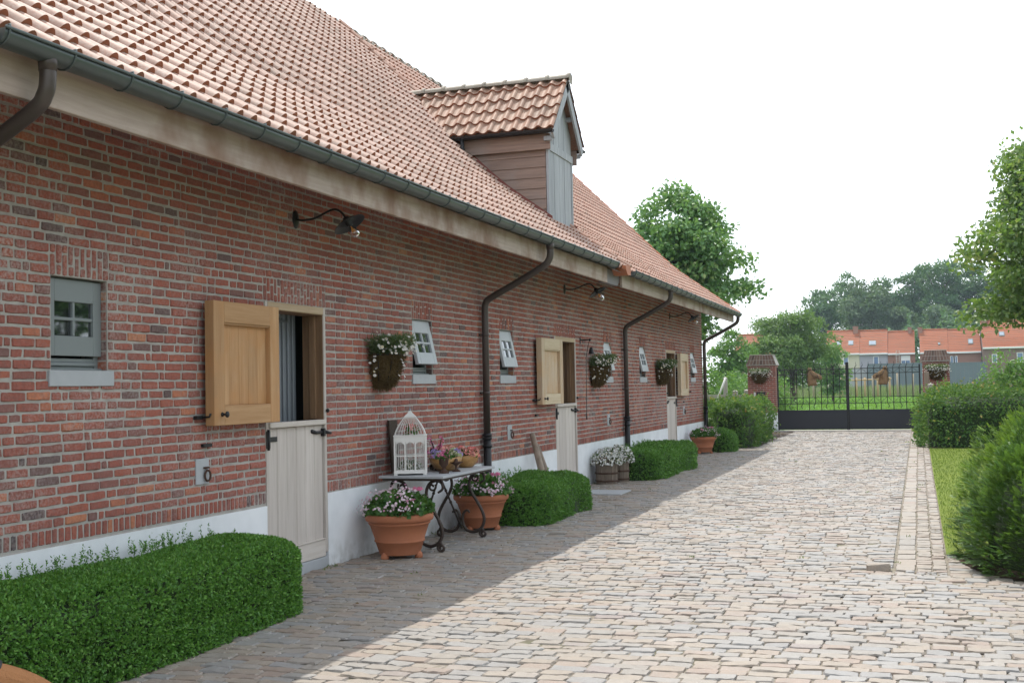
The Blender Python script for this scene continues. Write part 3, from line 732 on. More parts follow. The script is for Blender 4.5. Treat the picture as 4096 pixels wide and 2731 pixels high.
def main_place(y0, dz, side=1):
    def f(Y, s, h):
        x, z, nx, nz = prof_at(s)
        dz_ = dz+.010*np.sin(Y*.83+y0)+.007*np.sin(s*1.9+Y*.41); X = x+nx*(h+dz_); 
        if side < 0: X = -8.4-X
        return np.stack(np.broadcast_arrays(X, y0+Y, z+nz*(h+dz_)), -1)
    return f
DY0, DY1 = 17.5, 18.86
def dorm_hole(y0):
    return lambda Y, s: ~((Y+y0 > DY0+.1) & (Y+y0 < DY1-.1) & (np.interp(s, CUM, PP[:, 0]) < -.25) & (np.interp(s, CUM, PP[:, 0]) > -1.7))
for (y0, y1, dz, mt) in ((-6.3, 4.38, 0., 'tile'), (4.62, 18.72, .045, 'tile'), (18.74, 31.46, 0., 'tile_new')):
    mb = MB(); tiles(mb, main_place(y0, dz), y1-y0, SLEN, .183, .255, keep=dorm_hole(y0), s_off=-.03)
    mb.build('roof_tiling', [M[mt], M['tile_face']], barn)
mb = MB(); tiles(mb, main_place(-6.3, 0, -1), 37.7, SLEN, .4, .6); mb.build('rear_roof_tiling', [M['tile'], M['tile_face']], barn)
# deck under the tiles (keeps sunlight out) and soffit
mb = MB()
for sgn in (1, -1):
    for i in range(len(PROF)-1):
        a, b = PROF[i], PROF[i+1]
        X = lambda q: q if sgn > 0 else -8.4-q
        poly(mb, [(X(a[0])-.02*sgn, -6.25, a[1]-.03), (X(a[0])-.02*sgn, 31.4, a[1]-.03), (X(b[0]), 31.4, b[1]-.03), (X(b[0]), -6.25, b[1]-.03)])
poly(mb, [(-.02, YA, 3.79), (.80, YA, 3.50), (.80, 31.35, 3.50), (-.02, 31.35, 3.79)])
mb.build('roof_deck', M['fascia'], barn)
mb = MB(); y = -6.3
while y < 31.4:
    L = .4; V = []; 
    lathe(mb, [(.125, 0), (.115, .36), (.115, .38)], 10, a0=0, a1=PI); lathe(mb, [(.128, .0), (.14, .015), (.14, .05), (.128, .065)], 10, a0=0, a1=PI)
    for i in (-2, -1):
        v = mb.v[i]; mb.v[i] = np.stack([-4.2+v[:, 0], y+v[:, 2], 8.10+v[:, 1]], 1)
    y += L
mb.build('ridge_tiles', M['ridge'], barn)
# verge strips between the roof sections and at the far gable
for (y0, dz, wd, mt) in ((18.73, .10, .05, 'tile_new'), (4.60, .10, .05, 'tile_new'), (31.47, .03, .035, 'verge')):
    mb = MB()
    N = 24 if wd > .04 else 21
    for i in range(N):
        s0, s1 = SLEN*i/N, SLEN*(i+1)/N+.02
        q = []
        for s, e in ((s0, .02), (s1, 0.)):
            x, z, nx, nz = prof_at(np.array(s))
            for yy, h in ((-wd, dz-.05), (-wd, dz+.0+e), (-wd*.5, dz+.022+e), (wd*.3, dz+.022+e), (wd, dz+e), (wd, dz-.11)):
                q.append((x+nx*h, y0+yy, z+nz*h))
        mb.add(q, [[j, j+1, 7+j, 6+j] for j in range(5)]+[[5, 4, 3, 2, 1, 0]], 0, None)
    mb.build('verge_tiles', M[mt], barn)
# zinc-clad corbel and clay cover where the sections meet
for yc in (18.36, 4.2):
    mb = MB(); prism(mb, [(yc-.47, 3.272), (yc+.36, 3.272), (yc+.48, 3.36), (yc+.48, 3.5), (yc-.47, 3.5)], 0, .70, .80, 0); mb.build('corbel_cladding', M['leadgrey'], barn)
    mb = MB(); prism(mb, [(yc+.0, 3.50), (yc-.02, 3.565), (yc+.25, 3.59), (yc+.335, 3.55), (yc+.33, 3.43), (yc+.12, 3.42)], 0, .80, 1.03, 0); mb.build('verge_end_tile', M['verge'], barn)
# fascia boards and gutters
SECT = [(-6.2, 3.65, 0), (4.7, 17.89, 1), (18.86, 31.25, 2)]
for (a, b, k) in SECT:
    mb = MB(); y = a
    while y < b-.1:
        e = min(y+4.4, b); cbox(mb, .80, .842, y+.001, e-.001, 3.262, 3.50, .004); y = e
    mb.build('fascia', M['fascia'], barn)
GX, GZ, GR = .972, 3.525, .078
for (a, b, tilt) in ((-6.2, 3.6, 0), (4.80, 17.84, .03), (18.98, 31.32, -.05)):
    mb = MB(); ang = np.linspace(PI, 2*PI, 11)
    zz = lambda y: GZ+tilt*((y-a)/(b-a))
    ys = np.arange(a, b+.01, (b-a)/max(1, round((b-a)/1.0)))
    prof = [(GX+GR*math.cos(t), GR*math.sin(t)) for t in ang] + [(GX+(GR-.006)*math.cos(t), (GR-.006)*math.sin(t)) for t in ang[::-1]]
    m = len(prof); V = [(x, y, zz(y)+z-.0) for y in ys for x, z in prof]
    F = [[i*m+k, i*m+(k+1) % m, (i+1)*m+(k+1) % m, (i+1)*m+k] for i in range(len(ys)-1) for k in range(m)]
    mb.add(V, F, 0, .5, smooth=True)
    for y in (a, b):
        n_ = 11; V = [(GX+(GR+.001)*math.cos(t), y, zz(y)+(GR+.001)*math.sin(t)) for t in ang]; mb.add(V, [list(range(n_))], 0, .5)
    tube(mb, [(GX+GR+.004, y, zz(y)+.003) for y in (a, b)], .010, 8)
    g = mb.build('gutter', M['zinc'], barn)
    y = a+.03
    while y < b:
        if y > 2:
            br = MB(); tube(br, [(GX+(GR+.004)*math.cos(t), y, zz(y)+(GR+.004)*math.sin(t)) for t in np.linspace(PI*1.0, 2.03*PI, 9)] + [(GX+GR+.004, y, zz(y)+.022), (GX+GR-.016, y, zz(y)+.02)], .0062, 6)
            br.build('gutter_bracket', M['zinc'], g)
        y += .5
# downpipes
for yp in (5.2, 14.44, 22.24, 31.12):
    mb = MB(); zt = GZ-.06
    P = spline([(GX, yp, zt), (GX, yp, 3.36), (GX-.02, yp, 3.28), (GX-.1, yp, 3.2), (.5, yp, 3.0), (.16, yp, 2.83), (.085, yp, 2.76), (.07, yp, 2.66), (.07, yp, 2.4)], 6)
    tube(mb, np.concatenate([P, [(.07, yp, 1.06)]]), .045, 14); d = mb.build('downpipe', M['pipe'], barn)
    mb = MB(); tube(mb, [(.07, yp, 1.08), (.07, yp, .0)], .052, 14)
    for z in (1.04, 1.0, .9): tube(mb, [(.07, yp, z+.03), (.07, yp, z)], [.064, .062], 14)
    mb.build('cast_boot', M['castiron'], d)
    for z in (1.6, 2.35): mb = MB(); tube(mb, [(.07, yp, z+.018), (.07, yp, z-.018)], .0505, 14); cbox(mb, 0, .03, yp-.07, yp+.07, z-.012, z+.012, .003); mb.build('pipe_bracket', M['pipe'], d)
    mb = MB(); tube(mb, [(GX, yp, zt-.06), (GX, yp, zt+.03)], [.048, .055], 14); mb.build('outlet', M['pipe'], d)

# ------------------------------------------------------------------ dormer (part of the barn)
dm = MB(); XF = .035
zr = lambda x: np.interp(-x, -PP[:, 0], PP[:, 1])
# vertical front boards, 9 across, up into the gable
n = 9; pw = (DY1-DY0-.08)/n
cy = (DY0+DY1)/2; top = lambda y: 6.50-abs(y-cy)*1.09
for k in range(n):
    a = DY0+.04+k*pw; b = a+pw
    d0 = a+.003; d1 = b-.003
    pts = [(d0, 4.1), (d1, 4.1), (d1, min(top(d1), 6.4)-.02)] + ([(cy, top(cy)-.02)] if d0 < cy < d1 else []) + [(d0, min(top(d0), 6.4)-.02)]
    prism(dm, pts, 0, XF-.03, XF+RNG.normal()*.0015, 0, RNG.random())
cbox(dm, XF-.02, XF+.02, DY0+.01, DY1-.01, 5.34, 5.46, .003, 1); cbox(dm, XF-.03, XF+.012, DY0, DY0+.07, 4.1, 5.4, .003, 0); cbox(dm, XF-.03, XF+.012, DY1-.07, DY1, 4.1, 5.4, .003, 0)
dormer = dm.build('dormer', [M['front_board'], M['front_board']], barn)
for side in (0, 1):
    ck = MB(); yo = DY0 if side == 0 else DY1; z = 4.25
    while z < 5.7:
        h = .165
        xe = min(0, -float(np.interp(max(z-.12, 3.5), PP[:, 1], -PP[:, 0])))-.25
        sgn = -1 if side == 0 else 1
        V = [(0, yo-.0*sgn, z), (0, yo+.016*sgn, z), (0, yo+.002*sgn, z+h), (0, yo-.02*sgn, z+h)]
        V2 = [(xe-.2, q[1], q[2]) for q in V]
        ck.add(V+V2, [[0, 1, 2, 3], [4, 7, 6, 5], [1, 5, 6, 2], [0, 4, 5, 1], [3, 2, 6, 7], [0, 3, 7, 4]], 0, RNG.random()); z += h
    ck.build('cheek', M['cheek'], dormer)
for yo, s in ((DY0-.07, -1), (DY1+.07, 1)): fa = MB(); cbox(fa, -1.35, .10, yo-.015, yo+.015, 5.33, 5.57, .004); fa.build('eaves_board', M['cheek'], dormer)
# dormer roof
HS = .865; slope = (6.58-5.62)/HS; DL = math.hypot(HS, 6.58-5.62)
for s in (-1, 1):
    dr = MB()
    def pl(Y, S, h, s=s):
        c, sn = HS/DL, (6.58-5.62)/DL
        y = cy+s*(HS-S*c+ h*sn); z = 5.62+S*sn+h*c
        return np.stack(np.broadcast_arrays(.2-Y if s < 0 else .2-Y, y, z), -1)
    def kp(Y, S):
        z = 5.62+S*(6.58-5.62)/DL; return (.2-Y) > -(z-3.85)-.0
    tiles(dr, pl, 3.2, DL, .2, DL/4.6, keep=kp, pan=True)
    poly(dr, [(.18, cy+s*HS, 5.60), (.18, cy, 6.56), (-2.7, cy, 6.56), (-1.75, cy+s*HS, 5.60)], 0, .5)
    dr.build('dormer_tiling', [M['tile_dormer'], M['tile_face']], dormer)
rd = MB(); x = .24
k = 0
while x > -2.75:
    lathe(rd, [(.085, 0), (.078, .37)], 10, a0=0, a1=PI); lathe(rd, [(.088, -.005), (.102, .01), (.102, .04), (.088, .055)], 10, a0=0, a1=PI)
    for i in (-2, -1):
        v = rd.v[i]; rd.v[i] = np.stack([x-v[:, 2], cy+v[:, 0], 6.585+v[:, 1]], 1)
    if k == 0:
        V = [(x, cy+.088*math.cos(a), 6.585+.088*math.sin(a)) for a in np.linspace(0, PI, 11)]; rd.add(V+[(x, cy-.088, 6.50), (x, cy+.088, 6.50)], [list(range(13))])
    x -= .36; k += 1
rd.build('dormer_ridge', M['ridge'], dormer)
bg_ = MB()
for s in (-1, 1):
    c, sn = HS/DL, (6.58-5.62)/DL
    for (x0, x1, d0, d1) in ((.15, .185, .02, .16),):
        P = []
        for S in (-.05, DL-.0):
            for h in (-d0, -d1): P.append((cy+s*(HS-S*c+h*sn), 5.62+S*sn+h*c))
        prism(bg_, [P[0], P[1], P[3], P[2]], 0, x0, x1, 0)
    cbox(bg_, .02, .15, cy+s*HS*.93-.03, cy+s*HS*.93+.03, 5.45, 5.52, .003); cbox(bg_, .02, .15, cy+s*HS*.45-.03, cy+s*HS*.45+.03, 5.98, 6.05, .003)
bg_.build('barge_board', M['front_board'], dormer)
for s in (-1, 1):
    gt = MB(); ang = np.linspace(PI, 2*PI, 9); gy = cy+s*(HS+.045)
    prof = [(gy+.05*math.cos(t), 5.60+.05*math.sin(t)) for t in ang]+[(gy+.045*math.cos(t), 5.60+.045*math.sin(t)) for t in ang[::-1]]
    prism(gt, prof, 0, -1.6, .2, 0, .3); tube(gt, [(-1.3, gy, 5.57), (-1.3, gy-s*.05, 5.35), (-1.28, gy-s*.06, 5.2)], .03, 10)
    gt.build('dormer_gutter', M['castiron'], dormer)
fl = MB()
for yo, s in ((DY0, -1), (DY1, 1)):
    for i in range(12):
        x0, x1 = .1-i*.14, .1-(i+1)*.14; z0, z1 = float(zr(x0))+.05, float(zr(x1))+.05
        fl.add([(x0, yo+s*.024, z0+.13), (x0, yo+s*.03, z0+.03), (x0, yo+s*.15, z0+.03), (x1, yo+s*.024, z1+.13), (x1, yo+s*.03, z1+.03), (x1, yo+s*.15, z1+.03)], [[0, 3, 4, 1], [1, 4, 5, 2]], 0, .5)
fl.add([(XF+.016, DY0-.02, 4.10), (XF+.016, DY1+.02, 4.10), (XF+.016, DY1+.02, 4.27), (XF+.016, DY0-.02, 4.27), (.22, DY1+.02, 4.105), (.22, DY0-.02, 4.105)], [[0, 1, 2, 3], [0, 5, 4, 1]], 0, .5)
fl.build('flashing', M['flash'], dormer)
# roof edge valley sheets where dormer meets main roof
va = MB()
for s in (-1, 1):
    V = []
    for S in np.linspace(0, DL, 6):
        z = 5.62+S*(6.58-5.62)/DL; y = cy+s*(HS-S*HS/DL); x = -(z-3.95)
        V += [(x+.10, y+s*.02, z-.04+.01), (x-.06, y+s*.09, z+.10)]
    va.add(V, [[2*i, 2*i+1, 2*i+3, 2*i+2] for i in range(5)], 0, .4)
va.build('valley_lead', M['castiron'], dormer)

# ------------------------------------------------------------------ wall lamps
def make_lamp(y, jar, label):
    t = thing('wall_lamp', label, 'lamp', (0, y, 3.236), group='iron lamps along the barn wall')
    a = MB(); lathe(a, [(0, .018), (.03, .016), (.062, .004), (.064, 0)], 16); a.xf(Matrix.Rotation(PI/2, 4, 'Y') @ Matrix.Scale(1.35, 4, (1, 0, 0)))
    P = spline([(.01, 0, 0), (.08, 0, -.012), (.2, 0, .0), (.30, 0, .04), (.38, 0, .066), (.45, 0, .05), (.51, 0, -.015)], 6)
    tube(a, P, .0105, 8); a.build('bracket_arm', M['castiron'], t)
    ax = Vector((.53, 0, -.85)).normalized(); q = Vector((0, 0, -1)).rotation_difference(ax).to_matrix().to_4x4()
    T = Matrix.Translation((.535, 0, -.058)) @ q
    s = MB(); lathe(s, [(0, .05), (.03, .05), (.035, .02), (.10, .004), (.152, -.022), (.155, -.026), (.150, -.024), (.10, .0), (.03, .012), (.03, -.035), (.026, -.04), (0, -.04)], 28); s.xf(T); s.build('shade', M['castiron'], t)
    b = MB(); lathe(b, [(.014, -.03), (.018, -.05), (.036, -.085), (.044, -.115), (.038, -.145), (.02, -.158), (0, -.162)] if not jar else [(.045, -.02), (.048, -.12), (.042, -.16), (.025, -.178), (0, -.182)], 18); b.xf(T); b.build('glass_bulb', M['bulb'], t)
    f = MB()
    for k in range(4):
        aa = k*PI/2; tube(f, [(.006*math.cos(aa), .006*math.sin(aa), -.05), (.016*math.cos(aa), .016*math.sin(aa), -.11)], .003, 5)
    f.xf(T); f.build('filament', M['filament'], t)
    return t
make_lamp(9.63, False, 'black iron wall lamp with bare bulb above the honey coloured shutter')
make_lamp(18.39, True, 'black iron wall lamp with jar shaped glass below the roof step')
make_lamp(26.966, False, 'small black wall lamp near the far corner of the barn')
#==PART3==
# ------------------------------------------------------------------ planting helpers
def lump(P, amp, f, seed):
    a = np.array([[1.1, .7, .9], [-.8, 1.3, .6], [.5, -.9, 1.4], [1.7, 1.2, -1.1]])*f
    return amp*sum(np.sin(P @ a[i] + seed*(i+1.7)) for i in range(4))[:, None]/2
def rbox(n, x0, x1, y0, y1, h, r, rz, faces=('top', 'x1', 'y0', 'y1', 'x0')):
    """points and normals on a clipped hedge with rounded corners and shoulders"""
    lx, ly = x1-x0, y1-y0
    area = {'top': lx*ly, 'x1': ly*h, 'x0': ly*h, 'y0': lx*h, 'y1': lx*h}
    w_ = np.array([area[f] for f in faces]); k = RNG.choice(len(faces), n, p=w_/w_.sum())
    P = np.stack([RNG.uniform(x0, x1, n), RNG.uniform(y0, y1, n), RNG.uniform(0, h, n)], 1)
    for i, f in enumerate(faces):
        m = k == i
        if f == 'top': P[m, 2] = h
        elif f[0] == 'x': P[m, 0] = x1 if f == 'x1' else x0
        else: P[m, 1] = y1 if f == 'y1' else y0
    return rmap(P, x0, x1, y0, y1, h, r, rz)
def rmap(P, x0, x1, y0, y1, h, r, rz):
    Q = P.copy(); Q[:, 0] = np.clip(P[:, 0], x0+r, x1-r); Q[:, 1] = np.clip(P[:, 1], y0+r, y1-r); Q[:, 2] = np.minimum(P[:, 2], h-rz)
    d = (P-Q)/np.array([r, r, rz]); N = nrm(d); out = Q + N*np.array([r, r, rz])*(np.max(np.abs(d), 1)[:, None])
    return out, nrm(N/np.array([r, r, rz]))
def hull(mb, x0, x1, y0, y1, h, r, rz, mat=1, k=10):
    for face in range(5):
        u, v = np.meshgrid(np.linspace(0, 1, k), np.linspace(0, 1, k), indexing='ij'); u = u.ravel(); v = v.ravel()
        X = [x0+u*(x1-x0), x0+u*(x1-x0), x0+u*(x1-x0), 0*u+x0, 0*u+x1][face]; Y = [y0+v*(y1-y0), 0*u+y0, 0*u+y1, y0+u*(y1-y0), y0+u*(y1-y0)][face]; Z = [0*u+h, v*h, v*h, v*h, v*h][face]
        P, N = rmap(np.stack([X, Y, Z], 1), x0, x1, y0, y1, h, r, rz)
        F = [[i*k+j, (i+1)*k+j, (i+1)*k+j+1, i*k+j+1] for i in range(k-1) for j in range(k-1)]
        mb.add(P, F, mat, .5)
def box_hedge(label, x0, x1, y0, y1, h, dens, leaf, r=.32, rz=.16, shoots=0, seed=1, per=7, amp=.03, group='clipped box hedges along the barn'):
    cx, cy_ = (x0+x1)/2, (y0+y1)/2
    t = tag(bpy.data.objects.new('tmp', None), None, None)
    bpy.data.objects.remove(t)
    mb = MB(); a = (x0-cx, x1-cx, y0-cy_, y1-cy_, h, r, rz)
    lx, ly = x1-x0, y1-y0; n = int(dens*(lx*ly+2*h*ly+2*h*lx))
    P, N = rbox(n, *a); P = P + N*lump(P+[cx, cy_, 0], amp, 2.3, seed) + N*lump(P+[cx, cy_, 0], amp*.5, 7., seed)
    ax = nrm(N+RNG.normal(size=P.shape)*.45+[0, 0, .35])
    for k in range(per):
        q = P + ax*(leaf*.75*(k/per*2.2-.9))
        leaves(mb, q, ax, leaf, leaf*.5, .55, .75, 0, 0)
    if shoots:
        S = np.stack([RNG.uniform(a[0]+.02, a[0]+.02+(a[1]-a[0])*.8*RNG.random(shoots)**2, shoots), RNG.uniform(a[2]+.1, a[3]-.1, shoots), np.full(shoots, h-.02)], 1)
        L = RNG.uniform(.03, .11, shoots)*(1-.5*(S[:, 0]-a[0])/(a[1]-a[0]))
        lean = RNG.normal(size=(shoots, 3))*.15
        for k in range(8):
            q = S + (np.array([0, 0, 1])+lean)*(L[:, None]*(k/7))
            leaves(mb, q, np.tile([0, 0, 1.], (shoots, 1)), leaf, leaf*.42, .55, .6)
            leaves(mb, q, np.tile([0, 0, 1.], (shoots, 1)), leaf, leaf*.42, .55, .6)
    hull(mb, a[0]+.035, a[1]-.035, a[2]+.035, a[3]-.035, h-.035, r, rz)
    o = mb.build('box_hedge', [M['box'], M['core']], loc=(cx, cy_, 0))
    return tag(o, label, 'hedge', group)
box_hedge('largest clipped box hedge, in front of the grey window, with tall shoots at its back', .07, .95, 1.6, 8.22, .565, 2900, .0225, r=.42, rz=.14, shoots=300, seed=1, amp=.013)
box_hedge('clipped box hedge between the second terracotta pot and the second stable door', .08, 1.10, 13.5, 15.85, .48, 1800, .026, r=.36, rz=.12, shoots=90, seed=2, per=6)
box_hedge('clipped box hedge right of the two wooden tubs of white flowers', .08, 1.06, 20.4, 24.1, .49, 1100, .034, r=.36, rz=.12, shoots=90, seed=3, per=5)
box_hedge('small round clipped box ball behind the farthest terracotta pot', .30, 1.06, 29.0, 30.2, .54, 900, .036, r=.38, rz=.3, seed=4, per=5, amp=.015)

def leafy_hedge(label, x0, x1, y0, y1, h, mat, n, leaf, r, rz, amp, seed, name='beech_hedge', shoots=0, depth=.12):
    cx, cy_ = (x0+x1)/2, (y0+y1)/2; mb = MB(); a = (x0-cx, x1-cx, y0-cy_, y1-cy_, h, r, rz)
    P, N = rbox(n, *a)
    l = lump(P+[cx, cy_, 0], amp, 2.2, seed)+lump(P+[cx, cy_, 0], amp*.6, 5.5, seed+2)
    P = P + N*l - N*(RNG.random((n, 1))**2*depth)
    leaves(mb, P, nrm(N+[0, 0, .3]), leaf, leaf*.62, .35, .7, .15, rnd=np.clip(RNG.beta(1.6, 2.2, n)*.9 + .12*(P[:, 2] > h*.8)*RNG.random(n), 0, 1))
    if shoots:
        S, NS = rbox(shoots, *a, faces=('top', 'y0', 'x1', 'x0')); S += NS*lump(S+[cx, cy_, 0], amp, 2.2, seed)
        dirs = nrm(NS+RNG.normal(size=S.shape)*.5+[0, 0, .4]); L = RNG.uniform(.08, .3, shoots)[:, None]
        for k in range(6): leaves(mb, S+dirs*L*(k/5), dirs, leaf, leaf*.6, .5, .6, .2, rnd=RNG.uniform(.4, 1, shoots))
    hull(mb, a[0]+depth+.05, a[1]-depth-.05, a[2]+depth+.05, a[3]-depth-.05, h-depth-.05, r*.8, rz*.8)
    return tag(mb.build(name, [mat, M['core']], loc=(cx, cy_, 0)), label, 'hedge')
leafy_hedge('rounded dark green beech hedge at the far corner of the barn', .1, 1.26, 30.85, 36.0, 1.18, M['beech'], 9000, .075, .5, .35, .07, 3, shoots=160)
leafy_hedge('long beech hedge with bronze young leaves right of the black gate', 5.40, 12.5, 30.7, 35.5, 1.38, M['beech'], 28000, .075, .75, .45, .11, 5, shoots=700)

def yew(label, cx, cy_, rx, ry, h, n, seed, needles=16, mat='yew'):
    mb = MB(); k = n
    th = RNG.uniform(0, 2*PI, k); u = RNG.random(k)
    ph = np.arccos(1-u*1.0); 
    N = np.stack([np.cos(th)*np.sin(ph)**.75, np.sin(th)*np.sin(ph)**.75, np.cos(ph)], 1)
    P = N*np.array([rx, ry, h]); Nn = nrm(N/np.array([rx, ry, h]))
    W = P+[cx, cy_, 0]
    P = P + Nn*(lump(W, .08, 2.6, seed)+lump(W, .11, 6.5, seed+1)) - Nn*RNG.random((k, 1))**1.6*.13
    P[:, 2] = np.maximum(P[:, 2], .02)
    ax = nrm(Nn*.9+RNG.normal(size=P.shape)*.3+[-.08, 0, .16])
    side = nrm(np.cross(ax, [0, 0, 1.])+RNG.normal(size=P.shape)*.18); pn = nrm(np.cross(side, ax))
    tone = np.clip(RNG.beta(2, 2.4, k)*.55+.32*(P[:, 2]/h)**2*RNG.random(k), 0, 1); fl = RNG.uniform(.05, .10, (k, 1))  # tone rises with height: sunlit tops put into the needle colour
    for j in range(needles):
        s = (j//2)/(needles/2); sg = 1 if j % 2 else -1
        d = nrm(ax*.75+side*sg*(.85-.5*s)+RNG.normal(size=P.shape)*.08); ln = fl*(.42-.2*s)*RNG.uniform(.8, 1.2, (k, 1)); q = P+ax*(s*fl)
        b = nrm(np.cross(d, pn))*fl*.06
        V = np.stack([q, q+d*ln*.5+b, q+d*ln, q+d*ln*.5-b], 1)
        mb.add(V.reshape(-1, 3), np.arange(4*k).reshape(k, 4), 0, np.clip(tone*.8+.34*s*s, 0, 1))  # needle colour brightens along each spray for lit tips
    V = []; F = []; kk = 16; mm = 8
    for i in range(mm+1):
        for j in range(kk):
            p = PI/2*i/mm; a = 2*PI*j/kk; e = math.sin(p)**.75
            V.append(((rx-.19)*math.cos(a)*e, (ry-.19)*math.sin(a)*e, (h-.19)*math.cos(p)))
    F = [[i*kk+j, (i+1)*kk+j, (i+1)*kk+(j+1) % kk, i*kk+(j+1) % kk] for i in range(mm) for j in range(kk)]
    mb.add(V, F, 1, .5)
    return tag(mb.build('yew_bush', [M[mat], M['core']], loc=(cx, cy_, 0)), label, 'bush')
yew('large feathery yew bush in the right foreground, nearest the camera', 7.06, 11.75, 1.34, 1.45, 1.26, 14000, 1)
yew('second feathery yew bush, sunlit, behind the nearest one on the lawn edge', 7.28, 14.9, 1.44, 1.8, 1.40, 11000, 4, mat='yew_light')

# ------------------------------------------------------------------ flowers
def discs(mb, P, N, r, mat=0, rnd=None, k=5, jit=.5, rs=(.75, 1.2)):
    n = len(P); Nn = nrm(N+RNG.normal(size=(n, 3))*jit); a = nrm(np.cross(Nn, RNG.normal(size=(n, 3)))); b = np.cross(Nn, a)
    s = (r*RNG.uniform(*rs, n))[:, None]
    V = np.stack([P+s*(math.cos(2*PI*i/k)*a+math.sin(2*PI*i/k)*b) for i in range(k)], 1)
    mb.add(V.reshape(-1, 3), np.arange(n*k).reshape(n, k), mat, RNG.random(n) if rnd is None else rnd)
    return Nn
def dome(n, rx, ry, h, z0=0, c=(0, 0), pw=.5, full=1.0):
    th = RNG.uniform(0, 2*PI, n); ph = np.arccos(1-RNG.random(n)*full); N = np.stack([np.cos(th)*np.sin(ph), np.sin(th)*np.sin(ph), np.cos(ph)], 1)
    s = RNG.random((n, 1))**pw
    P = N*np.array([rx, ry, h])*(.55+.45*s); P[:, 2] += z0; P[:, 0] += c[0]; P[:, 1] += c[1]
    return P, N
def make_pot(label, loc, s, seed, group='terracotta pots of geraniums along the barn'):
    t = thing('flower_pot', label, 'flower pot', loc, group=group)
    p = MB(); H = .40*s
    prof = [(0, .04), (.2, .04), (.203, .05), (.239, .160), (.249, .165), (.252, .173), (.249, .181), (.245, .187), (.294, .332), (.305, .337), (.31, .347), (.304, .356), (.312, .362), (.331, .372), (.340, .39), (.340, .425), (.334, .437), (.318, .44), (.3, .435), (.285, .40), (0, .40)]
    lathe(p, [(r*s, z*s) for r, z in prof], 40); p.build('pot', M['terracotta'], t)
    for k in range(3):
        f = MB(); a = -2.0+k*2*PI/3; sphere(f, (.195*s*math.cos(a), .195*s*math.sin(a), .022*s), (.042*s, .042*s, .05*s), 10, 8); f.v[-1][:, 2] = np.maximum(f.v[-1][:, 2], 0); f.build('pot_foot', M['terracotta'], t)
    g = MB(); n = 900
    P, N = dome(n, .34*s, .34*s, .2*s, .44*s, pw=.4, full=.97); leaves(g, P, nrm(N+[0, 0, .3]), .055*s, .055*s, .5, .6, .1)
    k = 60; th = RNG.uniform(0, 2*PI, k)
    for j in range(2):
        q = np.stack([np.cos(th)*(.29+.02*j)*s, np.sin(th)*(.29+.02*j)*s, (.47-.012*j)*s+0*th], 1); leaves(g, q, nrm(np.stack([np.cos(th), np.sin(th), -.2+0*th], 1)), .05*s, .045*s, .6, .5)
    g.build('foliage', M['ger'], t)
    b = MB(); nc = 26
    C_, N = dome(nc, .37*s, .37*s, .25*s, .45*s, pw=.15)
    for c, nn in zip(C_, N):
        m = RNG.integers(8, 18); q = c+nn*.02+RNG.normal(size=(m, 3))*[.035*s, .035*s, .022*s]; discs(b, q, np.tile(nn+[0, 0, .2], (m, 1)), .0135*s, 0, k=5)
    st = 40; P, N = dome(st, .40*s, .40*s, .2*s, .46*s, pw=.1); discs(b, P+[0, 0, .02], N, .013*s, 0)
    b.build('small_blossoms', M['pet_pinkwhite'], t)
    b = MB()
    for (x, y, z, r) in ((-.02, -.12, .62, .045), (.17, -.06, .56, .042), (.21, .03, .50, .03), (.23, -.02, .68, .026), (.12, .1, .67, .022)):
        m = int(900*r); q = nrm(RNG.normal(size=(m, 3)))*[r, r, r*.75]; q[:, 2] = np.abs(q[:, 2])*1.0-.3*r
        discs(b, (q+[x, y, z])*s, q/r, .017*s, 0)
        tube(b, [(x*s*.8, y*s*.8, .45*s), (x*s, y*s, z*s)], .003, 5, mat=1)
    b.build('pink_blossom', [M['pet_pink'], M['ger']], t)
    return t
make_pot('nearest terracotta pot of pink and white geraniums, in front of the iron table', (.44, 10.85, 0), 1.0, 1)
make_pot('terracotta pot of pale geraniums behind the iron table, beside the downpipe', (.45, 13.15, 0), .96, 2)
make_pot('farthest terracotta pot with one pink bloom, before the round box ball', (.42, 28.6, 0), .92, 3)

def make_tub(label, loc, r, h, fl, handle):
    t = thing('wooden_tub', label, 'flower tub', loc, group='old wooden tubs by the second stable door')
    b = MB(); n = 14
    for k in range(n):
        a0, a1 = 2*PI*k/n+.012, 2*PI*(k+1)/n-.012; V = []
        for z, rr in ((0, r*.94), (h, r)):
            for a in (a0, a1): V += [(rr*math.cos(a), rr*math.sin(a), z)]
            for a in (a1, a0): V += [((rr-.02)*math.cos(a), (rr-.02)*math.sin(a), z)]
        b.add(V, BOXF, 0, RNG.random())
    lathe(b, [(0, h-.04), (r-.015, h-.04)], 14, mat=1); b.build('tub', [M['old_wood'], M['soil']], t)
    for z in (.05, h*.45, h-.035):
        q = MB(); rr = r*(.94+.06*z/h)+.004; lathe(q, [(rr, z-.016), (rr+.004, z-.012), (rr+.004, z+.012), (rr, z+.016)], 28); q.build('hoop', M['rust'], t)
    if handle:
        q = MB(); cbox(q, -r-.13, -r+.03, -.05, .05, h-.04, h-.01, .006); cbox(q, -.07, .07, -r-.03, -r+.01, h-.02, h+.06, .008); q.build('handle', M['old_wood'], t)
    g = MB(); P, N = dome(700, fl, fl, .25, h-.05, pw=.5, full=1.1); leaves(g, P, N, .04, .016, .6, .6); g.build('foliage', M['thin'], t)
    f = MB(); P, N = dome(520, fl*1.05, fl*1.05, .28, h-.05, pw=.25, full=1.12); discs(f, P, N, .017, 0, k=5); f.build('white_blossoms', M['pet_white'], t)
make_tub('front wooden tub with a side handle and white flowers', (.27, 19.8, 0), .2, .40, .27, True)
make_tub('rear paler wooden tub of white flowers, against the box hedge', (.40, 20.22, 0), .165, .42, .25, False)

